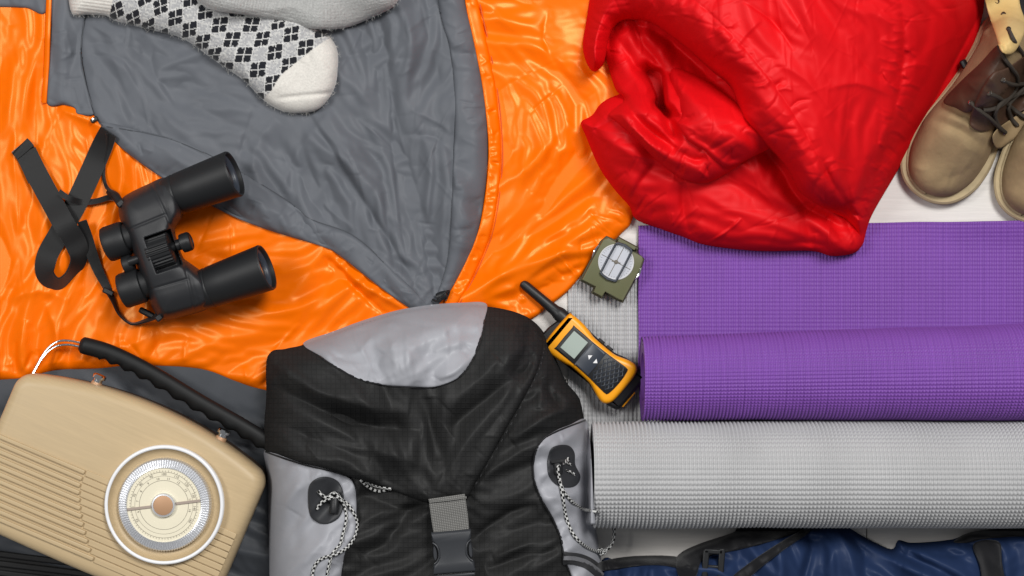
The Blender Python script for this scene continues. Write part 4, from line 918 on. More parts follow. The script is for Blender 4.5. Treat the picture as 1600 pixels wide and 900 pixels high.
z = 8 + 150 * pf(D, 92) + F.d * np.clip(D / 26, 0, 1)
z = np.maximum(z, np.minimum(samp_of(blurred(6), X, Y) + 3, 150))
cloth('main_body', F, z, M['pack_black'], pack, bottom=2)
def panel(name, poly, off, material, parent=None, R=8, puff=2.0, blur=4, rnd=0, ang=0, seed=1, amp=(0.5, 2.0), strokes=(), step=2.0, fold=0, bottom=10):
    F = Field(poly, step)
    if rnd: F.rand(rnd, ang, (25, 90), (3, 8), amp, seed=seed, jit=25)
    for p, w, a, w2 in strokes: F.stroke(p, w, a, w2)
    if rnd: F.pucker(rnd * 2, (8, 30), (1.6, 4), (0.5, 1.8), seed=seed)
    if fold: F.buckle(patchy(0.009 * fold, 70, seed + 50, -0.3), wild(0.6 + seed, 90, seed, 2.0), 1.2, seed=seed + 30)
    z = np.maximum(samp_of(blurred(blur), F.X, F.Y), samp(F.X, F.Y) - 0.6) + off + puff * pf(F.D, R) + F.d * np.clip(F.D / 10, 0, 1)
    z = np.maximum(z, samp(F.X, F.Y) + 0.9 * np.clip(F.D / 3, 0, 1))
    return cloth(name, F, z, material, parent if parent is not None else pack, bottom=bottom)
lp = panel('side_pocket', [(413, 704), (440, 712), (473, 724), (510, 732), (537, 740), (552, 755), (557, 783), (555, 832), (544, 851), (536, 880), (532, 920), (530, 1038), (423, 1038), (421, 900), (418, 753)], 4, M['pack_grey'], puff=12, R=26, rnd=16, ang=15, seed=5, amp=(0.5, 1.6),
      strokes=(([(425, 880), (470, 860), (520, 852)], 10, 3, 16), ([(500, 850), (520, 830), (550, 815)], 8, -4, 12)), fold=2)
rp = panel('side_pocket', [(915, 655), (890, 664), (868, 673), (846, 688), (834, 712), (834, 748), (845, 778), (863, 810), (876, 842), (881, 871), (893, 900), (908, 960), (914, 1038), (947, 1038), (943, 900), (935, 851), (929, 802), (926, 753), (922, 690)], 4, M['pack_grey'], puff=12, R=22, rnd=16, ang=70, seed=6, amp=(0.5, 1.8),
      strokes=(([(850, 780), (870, 770), (905, 790)], 6, -5, 9), ([(870, 830), (900, 815), (925, 830)], 7, 4, 10), ([(900, 700), (915, 740), (918, 780)], 8, 3, 10)), fold=2)
lid_poly = [(418, 557), (446, 546), (473, 540), (520, 523), (566, 506), (620, 490), (674, 481), (720, 478), (761, 479), (800, 487), (826, 498), (842, 515), (849, 536), (844, 565), (834, 592), (817, 625), (798, 657), (780, 690), (760, 725), (742, 755), (729, 779), (700, 781), (671, 786), (638, 776), (605, 764), (576, 754), (547, 745), (508, 732), (468, 722), (440, 711), (413, 702), (413, 660), (416, 621)]
F = Field(lid_poly); X, Y, D = F.X, F.Y, F.D
F.buckle(patchy(0.055, 90, 44, -0.3), lambda X, Y: toward(700, 830)(X, Y) + 0.9 * (vn(X / 100, Y / 100, 45) - 0.5), 1.5, seed=16); F.rand(12, lambda x, y: 25 if x < 660 else -38, (50, 160), (4, 10), (1.0, 3.4), seed=43, jit=15)
for p, w, a, w2 in (([(425, 600), (480, 630), (540, 655), (600, 668), (660, 672)], 11, -13, 18), ([(430, 580), (500, 612), (570, 635), (640, 645)], 16, 11, 20), ([(840, 560), (790, 600), (740, 640), (700, 672)], 12, -10, 20), ([(815, 590), (760, 650), (710, 720), (690, 770)], 16, 8, 18),
                    ([(480, 690), (560, 700), (640, 720), (690, 745)], 16, 8, 22), ([(430, 660), (500, 690), (580, 715)], 12, -8, 18), ([(670, 620), (672, 670), (680, 720)], 10, -7, 16), ([(826, 498), (824, 540), (800, 590)], 8, -9, 14), ([(700, 640), (740, 600), (780, 560)], 14, 7, 20)):
    F.stroke(p, w, a * 2.3, w2)
F.pucker(70, (12, 50), (2, 5), (0.8, 3.0), seed=32)
z = samp_of(blurred(14), X, Y) + 8 + 22 * pf(D, 15) + F.d * np.clip(D / 12, 0, 1)
lid = cloth('lid', F, z, M['pack_black'], pack, bottom=30)
panel('lid_panel', [(474, 536), (520, 518), (566, 501), (620, 485), (674, 476), (720, 473), (759, 474), (757, 500), (752, 524), (746, 545), (737, 563), (726, 580), (713, 592), (695, 600), (674, 605), (640, 604), (605, 602), (580, 598), (556, 590), (535, 580), (517, 568), (500, 556)],
      3.2, M['pack_grey'], lid, puff=3, R=10, blur=6, rnd=22, ang=150, seed=9, amp=(0.8, 2.6), strokes=(([(580, 525), (565, 548), (545, 554)], 5, 7, 9), ([(680, 590), (715, 582), (735, 560)], 8, 6, 12), ([(520, 530), (580, 545), (640, 540), (700, 520)], 12, 5, 18), ([(600, 590), (590, 570), (600, 550)], 5, -4, 9)), fold=4)
# stitched seams
def seam(pts, name, material, parent, r=0.9, off=0.2, dash=None):
    P = smooth(pts, 12, False); mb = MB()
    if dash is None: mb.tube([(p[0], p[1], float(samp(p[0], p[1])) + off) for p in P], r, 6, 0)
    else:
        for i in range(0, len(P) - 2, dash): mb.tube([(p[0], p[1], float(samp(p[0], p[1])) + off) for p in P[i:i + max(2, dash // 2 + 1)]], r, 5, 0)
    return mb.build(name, material, parent)
seam([(500, 556), (517, 568), (556, 590), (605, 602), (674, 605), (713, 592), (737, 563), (752, 524), (757, 500)], 'piping', M['blackfab'], lid, 1.4)
seam([(850, 545), (843, 575), (826, 612), (800, 660), (770, 712), (740, 762)], 'edge_stitching', M['stitch'], lid, 0.8, 0.4, 3)
seam([(415, 706), (473, 726), (537, 742), (553, 757), (557, 783), (555, 832), (544, 851), (536, 880), (532, 940)], 'pocket_piping', M['blackfab'], lp, 1.5)
seam([(914, 657), (868, 675), (846, 690), (835, 714), (835, 748), (846, 778), (864, 810), (877, 842), (882, 871), (895, 905)], 'pocket_piping', M['blackfab'], rp, 1.5)
# rubber patches, cord locks and checked elastic cords
def patch_part(poly, parent):
    return panel('rubber_patch', poly, 2.0, M['patch'], parent, R=5, puff=2.5, blur=6, step=1.5)
pa = patch_part([(481, 775), (484, 757), (496, 747), (512, 745), (528, 752), (536, 768), (537, 790), (530, 808), (514, 818), (497, 817), (484, 804)], lp)
pb = patch_part([(857, 712), (862, 700), (876, 695), (890, 697), (898, 708), (899, 726), (907, 744), (901, 758), (886, 762), (870, 758), (858, 744), (855, 728)], rp)
def cordpath(pts, off=2.4): return [(x, y, float(samp(x, y)) + off + dz) for x, y, dz in pts]
mb = MB(); mb.tube(cordpath([(497, 767, -1), (504, 774, 2), (512, 777, 6), (522, 770, 8), (533, 780, 4), (540, 795, 2), (541, 815, 1), (536, 835, 1), (532, 850, 2), (520, 865, 1), (514, 885, 1), (510, 910, 1), (508, 940, 1)]), 2.6, 10); mb.build('elastic_cord', M['cord'], lp)
mb = MB(); mb.tube(cordpath([(495, 795, -1), (503, 785, 2), (512, 780, 6), (524, 778, 8), (540, 785, 3), (552, 800, 2), (558, 818, 1), (554, 838, 1), (543, 855, 3), (525, 866, 3), (505, 872, 1), (493, 882, 1), (488, 900, 1), (487, 930, 1)]), 2.6, 10); mb.build('elastic_cord', M['cord'], lp)
z0 = float(samp(520, 788))
mb = MB(); mb.lathe([(6, 0), (7.5, 2), (7.5, 24), (6.5, 27)], (523, 776, z0 + 7), (-0.05, 1, 0.12), 18, squash=0.85); cl_ = mb.build('cord_lock', M['blackplastic'], lp)
mb = MB(); mb.box((524, 771, z0 + 8), (16, 7, 9), 10); mb.build('lock_button', M['blackplastic'], cl_, bevel=2)
mb = MB(); mb.tube(cordpath([(888, 718, -1), (880, 724, 3), (872, 730, 6), (873, 742, 5), (876, 756, 2), (880, 780, 2), (884, 805, 2), (892, 828, 2), (905, 846, 2), (922, 858, 2)]) + [(938, 862, 60), (952, 855, 50), (959, 840, 48), (958, 820, 50), (948, 805, 70)] + cordpath([(930, 799, 6), (910, 795, 2), (893, 783, 2), (881, 768, 2), (874, 750, 5)]), 2.6, 10, 8); mb.build('elastic_cord', M['cord'], rp)
mb = MB(); mb.tube(cordpath([(885, 735, -1), (893, 738, 1), (898, 742, 0)]), 2.0, 8); mb.tube(cordpath([(888, 716, 0), (886, 722, 1), (892, 726, 0)]), 2.0, 8); mb.build('cord_knot', M['cord'], pb)
z0 = float(samp(872, 725))
mb = MB(); mb.lathe([(6, 0), (8, 2), (8, 16), (6.5, 20)], (871, 722, z0 + 4), (0.05, 1, 0.1), 18, squash=0.8); mb.box((872, 721, z0 + 9), (22, 5, 6), -4); mb.build('cord_lock', M['blackplastic'], rp, bevel=0.8)
mb = MB(); mb.tube([(945, 862, 54), (938, 858, 57), (934, 862, 62), (940, 866, 57), (947, 863, 53)], 2.2, 8); mb.build('cord_end_knot', M['cord'], rp)
# reflective loop under the lid
mb = MB(); mb.tube(cordpath([(563, 749, -4), (575, 760, 0), (590, 767, 1), (606, 765, -3)], 3), 2.8, 8); mb.tube(cordpath([(570, 752, -4), (585, 759, 1), (600, 762, 0), (612, 764, -3)], 3), 2.4, 8); mb.build('cord_loop', M['cord'], pack)
# buckle strap
zb = float(samp(700, 800)) + 12
mb = MB(); mb.ribbon([(698, 776, zb + 6, 57, 0), (700, 790, zb + 7, 57, 0), (703, 812, zb + 5, 57, 0), (706, 836, zb + 4, 55, 0)], 3.5); web = mb.build('webbing_strap', M['webgrey'], pack)
mb = MB(); mb.ribbon([(671, 784, zb + 11, 3, 0), (700, 781, zb + 12, 3, 0), (729, 777, zb + 11, 3, 0)], 2.5); mb.build('strap_fold', M['webgrey'], web)
bf = Frame(707.5, 862, zb - 2, zb + 8, 5)
def half(sgn): return [(sgn * 31, 33), (sgn * 31, 20), (sgn * 27, 15), (sgn * 23, 6), (sgn * 23, -6), (sgn * 27, -14), (sgn * 32, -18), (sgn * 33, -33)]
mb = MB(bf); mb.prism(half(-1) + half(1)[::-1], [(1, 0), (0, 2), (0, 12), (1.5, 14.5), (4, 15.5)]); bk = mb.build('side_release_buckle', M['buckle'], pack)
for sgn in (-1, 1):
    mb = MB(bf); mb.prism([(sgn * 24.5, 7), (sgn * 28, 13), (sgn * 30.5, 8), (sgn * 31, -6), (sgn * 28.5, -12), (sgn * 24.5, -7)], [(0, 2), (0, 10), (1.2, 12)], 2); mb.build('buckle_prong', M['buckle'], bk)
    mb = MB(bf); mb.tube([(sgn * 30, 17, 14.5), (sgn * 25, 13, 15.2), (sgn * 21.5, 5, 15.6), (sgn * 21.5, -5, 15.6), (sgn * 25, -12, 15.2), (sgn * 30, -16, 14.5)], 1.3, 8); mb.build('buckle_rim', M['buckle'], bk)
mb = MB(bf); mb.box((0, -37, 9), (64, 5, 9)); mb.build('buckle_bar', M['buckle'], bk, bevel=1.5)
mb = MB(); mb.ribbon([(710, 893, zb + 4, 54, 0), (712, 925, zb + 3, 54, 0), (716, 1000, zb, 54, 0)], 3.5); mb.build('webbing_strap', M['webgrey'], pack)
# pocket zip
zp = [(880, 872), (900, 873), (920, 880), (940, 897), (950, 915)]
P = smooth(zp, 8, False); tn = np.gradient(P, axis=0); tn /= np.linalg.norm(tn, axis=1)[:, None]; nn = np.stack([-tn[:, 1], tn[:, 0]], -1)
zip_ = panel('zip_tape', [tuple(p - q * 9) for p, q in zip(P[::4], nn[::4])] + [tuple(p + q * 10) for p, q in list(zip(P[::4], nn[::4]))[::-1]], 2, M['zip'], rp, R=6, puff=2.5, blur=5, step=1.5)
mb = MB()
for i in range(1, len(P) - 1):
    for f in (0.0, 0.5):
        p = P[i] * (1 - f) + P[i + 1] * f; a = math.degrees(math.atan2(tn[i][1], tn[i][0])); mb.box((p[0], p[1], float(samp(p[0], p[1])) + 1), (1.3, 6.5, 2.4), a + 8)
mb.build('zip_teeth', M['zipteeth'], zip_)
# ------------------------------------------------------------------ binoculars
bz = 38
fr = Frame(254, 393, bz, bz + 45, 19)
bino = thing('binoculars', 'black rubber-armoured binoculars with neck strap lying on the orange satin', 'binoculars', fr.loc, fr.ang)
def fpx(a, b, h):            # local -> photograph pixels, for the heightfield housing
    p = fr(np.array([[a, b, h]]))[0]; z = p[2] / S; k = (HP - z) / HP; return (p[0] / (S * k) + 800, 450 - p[1] / (S * k))
hous = [(-44, 60), (-40, 84), (-30, 97), (-12, 102), (14, 105), (40, 107), (52, 100), (58, 78), (57, 55), (50, 40), (38, 30), (31, 20), (30, -18), (36, -30), (46, -44), (55, -60), (56, -82), (50, -102), (36, -109), (8, -108), (-22, -105), (-36, -96), (-42, -70), (-43, -40), (-43, 0), (-43, 30)]
F = Field([fpx(a, b, 60) for a, b in hous], 1.5); X, Y, D = F.X, F.Y, F.D
# local coordinates of the field points
ax = (X - 254) * math.cos(math.radians(19)) - (Y - 393) * math.sin(math.radians(19)); bx = -(X - 254) * math.sin(math.radians(19)) - (Y - 393) * math.cos(math.radians(19))
hmax = 82 - 10 * sstep(np.abs(bx), 62, 108) + 6 * np.exp(-(bx / 44) ** 4)
step1 = 5 * sstep(np.abs(bx + 0), 56, 50)
z = bz + 2 + hmax * (0.25 * pf(D, 34) + 0.75 * pf(D, 15))
z = z + 1.2 * sstep(ax, 28, 31) * sstep(np.abs(bx), 30, 36) - 2.2 * np.exp(-((ax - 26 + 0.0008 * bx * bx) / 2.2) ** 2) * sstep(np.abs(bx), 26, 32)
z = z - 1.8 * np.exp(-((bx + 52 + 0.06 * ax) / 1.6) ** 2) * sstep(ax, 26, 20) - 1.8 * np.exp(-((bx - 52 - 0.06 * ax) / 1.6) ** 2) * sstep(ax, 26, 20)
inw = sstep(np.abs(ax - 1), 22, 19.5) * sstep(np.abs(bx), 30, 28)
z = z - 26 * inw
housing = cloth('housing', F, z, M['rubber'], bino, bottom=bz, raise_ground=False)
TA = (1, 0, 0.13)
for sgn in (1, -1):
    b = 77 * sgn
    mb = MB(fr); mb.lathe([(25, 30), (30, 38), (31.5, 48), (32, 52), (31, 54), (32.2, 57), (33.5, 80), (35.6, 120), (36.6, 142), (37, 147), (35.8, 149.5), (33.5, 149), (32.5, 146), (31.5, 136)], (0, b, 40), TA, 56, capped=False)
    br = mb.build('objective_barrel', M['rubber2'], bino, angle=30)
    mb = MB(fr); mb.lathe([(32.4, 143), (30.5, 142), (29, 139), (28.5, 136)], (0, b, 40), TA, 48, capped=False); mb.build('lens_ring', M['bluegrey'], br)
    mb = MB(fr); mb.lathe([(29, 136), (24, 138.5), (14, 140), (0.5, 140.6)], (0, b, 40), TA, 48); mb.build('objective_lens', M['glass'], br)
    e = 38.5 * sgn
    mb = MB(fr); mb.lathe([(20, -30), (22, -44), (22, -46), (26.5, -47), (28, -50), (28, -76), (26.5, -80.5), (22, -82.5), (18, -82), (16, -76)], (0, e, 44), (1, 0, 0), 44); ep = mb.build('eyepiece', M['rubber2'], bino, angle=30)
    mb = MB(fr); mb.lathe([(15.5, -77), (0.5, -77.5)], (0, e, 44), (1, 0, 0), 32); mb.build('eye_lens', M['glass'], ep)
# focus wheel with flutes, set in its recess; hinge and tripod cap
n = 26; V = []; Fc = []
prof = [(-19, 23.5), (-17.5, 26), (17.5, 26), (19, 23.5)]
for k in range(n * 4):
    a = 2 * math.pi * k / (n * 4); gr = (0, 0, 1.8, 1.8)[k % 4]
    for x, r in prof: V.append((x + 1, (r - gr) * math.cos(a), 65 + (r - gr) * math.sin(a)))
m_ = n * 4
for k in range(m_):
    for j in range(3): Fc.append((k * 4 + j, ((k + 1) % m_) * 4 + j, ((k + 1) % m_) * 4 + j + 1, k * 4 + j + 1))
Fc += [tuple(k * 4 for k in range(m_)), tuple(k * 4 + 3 for k in range(m_))]
mb = MB(fr); mb.add(V, Fc); fw = mb.build('focus_wheel', M['rubber2'], bino, angle=20)
mb = MB(fr); mb.lathe([(7, -52), (7, 50)], (0, 0, 60), (1, 0, 0), 20); mb.lathe([(10, -30), (10.5, -26), (10, -22)], (0, 0, 68), (1, 0, 0), 20); mb.build('hinge_shaft', M['blackplastic'], fw)
mb = MB(fr); mb.lathe([(9, 28), (9, 34), (14.5, 36), (15.2, 40), (15.2, 48), (13.5, 51), (10.5, 52), (9.5, 50.5), (3, 50.5)], (0, 0, 62), (1, 0, 0.05), 32); mb.build('tripod_cap', M['blackplastic'], bino, angle=30)
mb = MB(fr); mb.lathe([(12, -48), (14, -50), (14, -62), (12, -64)], (0, -2, 50), (1, 0, 0), 28); mb.build('bridge_end', M['rubber2'], bino, angle=30)
for a, b in ((-33, 92), (-34, -96)):
    mb = MB(fr); mb.box((a - 4, b, 46), (12, 10, 9), 20); mb.build('strap_lug', M['blackplastic'], bino, bevel=2)
# neck strap (moves with the binoculars)
def Zs(x, y): return float(samp(x, y))
def rib(pts): return [(x, y, Zs(x, y) + dz, w, t_) for x, y, dz, w, t_ in pts]
mb = MB(); mb.ribbon(rib([(40, 237, 6, 34, 0), (52, 262, 9, 34, 4), (78, 310, 12, 34, -4), (100, 350, 18, 34, 0), (118, 380, 13, 34, 8), (122, 405, 10, 33, 40), (108, 430, 12, 33, 62), (90, 442, 13, 33, 58), (72, 428, 10, 33, 30), (74, 400, 6, 33, 10), (92, 366, 5, 33, 0), (118, 320, 4, 34, 0), (145, 262, 5, 34, 0), (160, 228, 6, 33, 6), (170, 206, 8, 30, 20)]), 2.6); strap = mb.build('neck_strap', M['strap'], bino)
mb = MB(); mb.ribbon(rib([(40, 238, 8, 34, 0), (33, 230, 6, 34, 0), (44, 246, 3, 34, 0), (60, 280, 3, 34, 0)]), 2.4); mb.build('strap_fold', M['strap'], strap)
mb = MB(); mb.tube([(x, y, Zs(x, y) + dz) for x, y, dz in ((168, 208, 10), (168, 230, 6), (163, 255, 4), (162, 275, 5), (167, 293, 12), (180, 304, 30), (192, 320, 44))], [3.4, 3, 2.8, 3, 4], 10); mb.build('strap_tail', M['strap'], strap)
mb = MB(); mb.ribbon(rib([(92, 300, 18, 10, 0), (108, 310, 15, 9, 0), (128, 316, 8, 9, 10), (150, 315, 8, 9, 20), (172, 309, 14, 9, 20), (186, 312, 28, 10, 10)]), 2.4); mb.build('strap_tail', M['strap'], strap)
mb = MB(); mb.tube([(170, 300, Zs(170, 300) + 14), (180, 306, Zs(180, 306) + 26), (188, 318, Zs(188, 318) + 38), (194, 326, 60)], [5, 7, 6.5, 5], 12); mb.build('strap_slider', M['blackplastic'], strap)
mb = MB(); mb.ribbon(rib([(128, 345, 16, 15, 0), (136, 370, 12, 17, 0), (142, 392, 8, 18, 0), (152, 420, 6, 16, 8), (166, 448, 6, 13, 20), (176, 470, 6, 9, 50), (186, 492, 6, 8, 70), (205, 507, 8, 8, 75), (228, 502, 16, 8, 60), (246, 494, 34, 9, 30)]), 2.6); mb.build('strap_tail', M['strap'], strap)
mb = MB(); mb.box((169, 456, Zs(169, 456) + 8), (18, 9, 7), 25); mb.build('strap_slider', M['blackplastic'], strap, bevel=2)
mb = MB(); mb.box((229, 489, 44), (26, 10, 10), 28); mb.build('strap_slider', M['blackplastic'], strap, bevel=3)

# ------------------------------------------------------------------ two-way radio
fr = Frame(921, 559, 8, 36, -40); fr.k *= 1.05
wt = thing('walkie_talkie', 'yellow and black walkie-talkie with stub antenna beside the backpack', 'walkie-talkie', fr.loc, fr.ang)
core = [(-66, -27), (-62, -32), (-34, -32), (-10, -30), (24, -30), (42, -36), (66, -37), (80, -33), (84, -24), (84, 24), (80, 32), (66, 36), (42, 35), (24, 30), (-10, 30), (-34, 32), (-60, 33), (-66, 28)]
mb = MB(fr); mb.prism(core, [(4, 0), (0, 4), (0, 26), (3, 31), (6, 32)], 3); mb.build('back_body', M['blackplastic'], wt, angle=50)
shell_ = [(-66, -26), (-61, -32), (-40, -33), (-22, -30), (-10, -27.5), (22, -28.5), (36, -33), (50, -38), (60, -38), (67, -30), (69, -14), (69, 14), (67, 29), (60, 36), (48, 35), (36, 31), (22, 27.5), (-12, 27.5), (-24, 30), (-40, 33), (-60, 33), (-66, 27)]
mb = MB(fr); mb.prism(shell_, [(1, 16), (0, 18), (0, 33), (0.8, 37), (2.4, 40), (4.8, 41.8), (8, 42.4)], 3); sh = mb.build('front_shell', M['yellow'], wt, angle=60)
pan = [(-49, -19), (-46, -22.5), (-10, -22), (20, -23), (48, -25.5), (55, -22), (57, 0), (55, 20), (49, 24), (20, 22), (-10, 21), (-46, 21.5), (-49, 18)]
mb = MB(fr); mb.prism(pan, [(0, 40), (0, 43.4), (1.5, 44.4)], 2); fp = mb.build('front_panel', M['blackplastic'], wt, angle=50)
mb = MB(fr); mb.box((-30.5, 0, 44.6), (27, 32, 1.6)); mb.build('display', M['lcd'], fp, bevel=0.6)
mb = MB(fr); mb.prism([(-12, -19), (-9, -21), (11, -21), (14, -18), (14, 17), (11, 20), (-9, 20), (-12, 18)], [(0, 44), (0, 45.6), (1, 46.2)], 2); kp = mb.build('key_plate', M['bluegrey'], fp)
for u, sg in ((-1.5, -1), (9.5, 1)):
    mb = MB(fr); mb.prism([(u + sg * 3.6, 1.5), (u - sg * 1.6, 4.6 + 1), (u - sg * 1.6, -2.6)], [(0, 46.0), (0, 46.7)]); mb.build('arrow_mark', M['white'], kp)
mb = MB(fr)
for i in range(-3, 4):                                    # diamond speaker lattice
    for j in range(5):
        u, v = 20 + j * 7.6 + (i % 2) * 3.8, i * 5.6
        if 18 < u < 53 and abs(v) < 19: mb.add([(u - 3.5, v, 44.9), (u, v - 5, 44.9), (u + 3.5, v, 44.9), (u, v + 5, 44.9), (u - 2.3, v, 44.4), (u, v - 3.6, 44.4), (u + 2.3, v, 44.4), (u, v + 3.6, 44.4)], [(0, 1, 5, 4), (1, 2, 6, 5), (2, 3, 7, 6), (3, 0, 4, 7)])
sg_ = mb.build('speaker_grille', M['bluegrey'], fp); sg_['kind'] = 'stuff'
mb = MB(fr); mb.lathe([(11, -62), (11, -76), (10, -80), (8.6, -84), (7.8, -100), (7.2, -142), (6, -148), (3, -150)], (0, 21, 19), (1, 0, 0.03), 26); mb.build('antenna', M['blackplastic'], wt, angle=30)
mb = MB(fr); mb.prism([(-76, -20), (-64, -27), (-60, 12), (-72, 10)], [(1, 6), (0, 8), (0, 24), (2, 27)], 2); mb.build('top_cap', M['blackplastic'], wt)
mb = MB(fr); mb.box((84, -10, 20), (5, 30, 12)); mb.build('belt_clip', M['yellow'], wt, bevel=2)
for k in range(2):
    mb = MB(fr); mb.box((6 + k * 16 - 8, 30, 26), (11, 5, 10)); mb.build('side_button', M['blackplastic'], wt, bevel=1.5)

# ------------------------------------------------------------------ compass
fr = Frame(958.5, 421, 15, 34, -28)
cp = thing('lensatic_compass', 'olive green folding compass lying between the orange satin and purple mat', 'compass', fr.loc, fr.ang)
co_ = [(-39, -40), (-14, -40), (-13, -49), (6, -49), (7, -40.5), (30, -40), (38.5, -39), (39, 22), (36, 38), (20, 42), (19, 49), (-17, 50), (-18, 43), (-34, 42), (-39, 30)]
mb = MB(fr); mb.prism(co_, [(1, 0), (0, 1.5), (0, 9), (1, 10.5)]); mb.build('case', M['olive_dark'], cp, bevel=0.6)
top = [(-36, -37), (-12, -37), (-11, -46), (4, -46), (5, -37), (30, -37.5), (36, -36), (36.5, 20), (34, 35), (30, 39), (-30, 40), (-36, 34), (-36.5, 20)]
mb = MB(fr); mb.prism(top, [(0, 10.8), (0, 21), (0.8, 22.6), (2, 23)]); ld = mb.build('lid', M['olive'], cp, angle=30)
dcx, dcy = -2, 12
mb = MB(fr); mb.lathe([(28, 22), (28, 24.2), (27, 24.8), (26, 24.4), (25.8, 23.4)], (dcx, dcy, 0), n=56, capped=False); mb.build('window_ring', mat('ring_grey', (205, 206, 208), 0.35), ld)
mb = MB(fr); mb.lathe([(26.2, 22.4), (26.2, 23.5), (0.5, 23.6)], (dcx, dcy, 0), n=56); cd = mb.build('dial_card', M['compass_card'], ld)
mb = MB(fr)
for a, L, w in ((0, 50, 0.8), (90, 50, 1.0)): mb.box((dcx, dcy, 23.9), (L, w, 0.3), a)
for k in range(36):
    a = math.radians(k * 10); mb.box((dcx + 23.5 * math.cos(a), dcy + 23.5 * math.sin(a), 23.9), (1.6, 0.35, 0.3), k * 10)
mb.lathe([(3.4, 23.6), (3.2, 24.6), (1, 25)], (dcx, dcy, 0), n=16); mb.box((dcx, dcy, 24.3), (14, 1.8, 0.8), 10); o = mb.build('dial_marks', M['ink'], cd); o['kind'] = 'stuff'
for sx in (-1, 1):
    mb = MB(fr); mb.tube([(dcx + sx * 13.5, dcy - 27, 27), (dcx + sx * 14, dcy, 28), (dcx + sx * 13.5, dcy + 27, 27)], 1.7, 8); mb.build('sight_bar', M['bluegrey'], ld)
for sy in (-1, 1):
    mb = MB(fr); mb.prism([(dcx - 15.5, dcy + sy * 23), (dcx - 13, dcy + sy * 29), (dcx, dcy + sy * 31.5), (dcx + 13, dcy + sy * 29), (dcx + 15.5, dcy + sy * 23), (dcx + 9, dcy + sy * 26), (dcx, dcy + sy * 27), (dcx - 9, dcy + sy * 26)], [(0.4, 23), (0, 24), (0, 27.5), (0.8, 29)]); mb.build('sight_frame', M['bluegrey'], ld)
for sx in (-1, 1):
    mb = MB(fr); mb.tube([(sx * 36.2 + (-2 if sx < 0 else 1), dcy - 11, 19.5), (sx * 38.6 + (-1 if sx < 0 else 0), dcy, 20.5), (sx * 36.2 + (-2 if sx < 0 else 1), dcy + 11, 19.5)], [0.8, 2.4, 0.8], 8); mb.build('bezel_edge', M['chrome'], cp)
mb = MB(fr); mb.lathe([(3.5, -17), (3.5, 18)], (0, 46, 14), (1, 0, 0), 14); mb.build('hinge', M['olive_dark'], cp)
mb = MB(fr); mb.box((0, 44.6, 19), (30, 6, 4)); mb.build('hinge_plate', M['olive'], cp, bevel=0.8)

# ------------------------------------------------------------------ boots
def sole_poly(cx, cy, ang, w, L):
    a = math.radians(ang); f = (math.sin(a), -math.cos(a)); r = (math.cos(a), math.sin(a))     # f: toe -> heel
    pts = [(0, 0), (5, -0.40), (20, -0.72), (48, -0.94), (80, -1.0), (110, -0.98), (170, -0.78), (240, -0.70), (L - 40, -0.74), (L - 8, -0.45), (L, 0), (L - 8, 0.45), (L - 40, 0.74), (240, 0.74), (170, 0.84), (110, 1.0), (80, 1.02), (48, 0.94), (20, 0.70), (5, 0.38)]
    return [(cx + f[0] * l + r[0] * q * w, cy + f[1] * l + r[1] * q * w) for l, q in pts], f, r
def boot(root, cx, cy, ang, w, L, seed):
    P, f, r = sole_poly(cx, cy, ang, w, L)
    mb = MB(); mb.prism(P, [(2, 1), (0, 3), (0, 12), (1, 14)], 4); sl = mb.build('outsole', M['sole'], root)
    mb = MB(); mb.prism(P, [(3, 14.2), (1, 16), (1, 20), (4, 23)], 4); mb.build('midsole', M['sole'], sl)
    ins = [(p[0] * 0.90 + (cx + f[0] * L / 2) * 0.10, p[1] * 0.955 + (cy + f[1] * L / 2) * 0.045) for p in P]
    Q, _, _ = sole_poly(cx + f[0] * 11, cy + f[1] * 11, ang, w - 11, L - 22)
    mb = MB(); mb.tube([(p[0], p[1], 24.5) for p in smooth(Q, 3)[:40]], 3.0, 8, 0); mb.build('welt', M['sole'], sl)
    F = Field(Q, 2.0); X, Y, D = F.X, F.Y, F.D
    l = (X - cx) * f[0] + (Y - cy) * f[1]; q = (X - cx) * r[0] + (Y - cy) * r[1]
    top = 62 + 44 * sstep(l, 40, 130) + 70 * sstep(l, 130, 230)
    F.rand(16, ang + 90 - 0, (30, 80), (5, 10), (1.0, 3.0), seed=seed, mask=lambda x, y: 1.0, jit=30)
    for k in range(3):
        l0 = 122 + 13 * k; F.stroke([(cx + f[0] * (l0 - 8) - r[0] * w * .8, cy + f[1] * (l0 - 8) - r[1] * w * .8), (cx + f[0] * l0, cy + f[1] * l0), (cx + f[0] * (l0 - 6) + r[0] * w * .8, cy + f[1] * (l0 - 6) + r[1] * w * .8)], 6, (-6, 5, -5)[k], 8)
    z = 22 + (top - 22 + 6) * pf(D, 48) + F.d * np.clip(D / 16, 0, 1) * 0.9
    up = cloth('vamp', F, z, M['suede'], root, bottom=20)
    return up, f, r
bl = thing_px('hiking_boot', 'tan suede lace-up boot partly tucked behind the red bundle', 'boot', 1490, 200, 0, 'pair of boots by the red bundle')
vamp, f, r = boot(bl, 1441, 311, 29, 69, 330, 3)
def bp_(name, poly, off, material, parent, **k): return panel(name, poly, off, material, parent, **k)
qt = bp_('side_quarter', [(1474, 158), (1500, 128), (1530, 100), (1560, 70), (1572, 90), (1578, 120), (1572, 140), (1548, 158), (1520, 172), (1508, 176), (1492, 168)], 14, M['brown'], bl, R=8, puff=4, blur=10, rnd=6, seed=2)
q2 = bp_('side_quarter', [(1553, 226), (1551, 212), (1560, 200), (1580, 186), (1600, 174), (1640, 160), (1650, 190), (1610, 205), (1584, 218), (1562, 232)], 30, M['suede'], bl, R=6, puff=4, blur=10, rnd=4, seed=3)
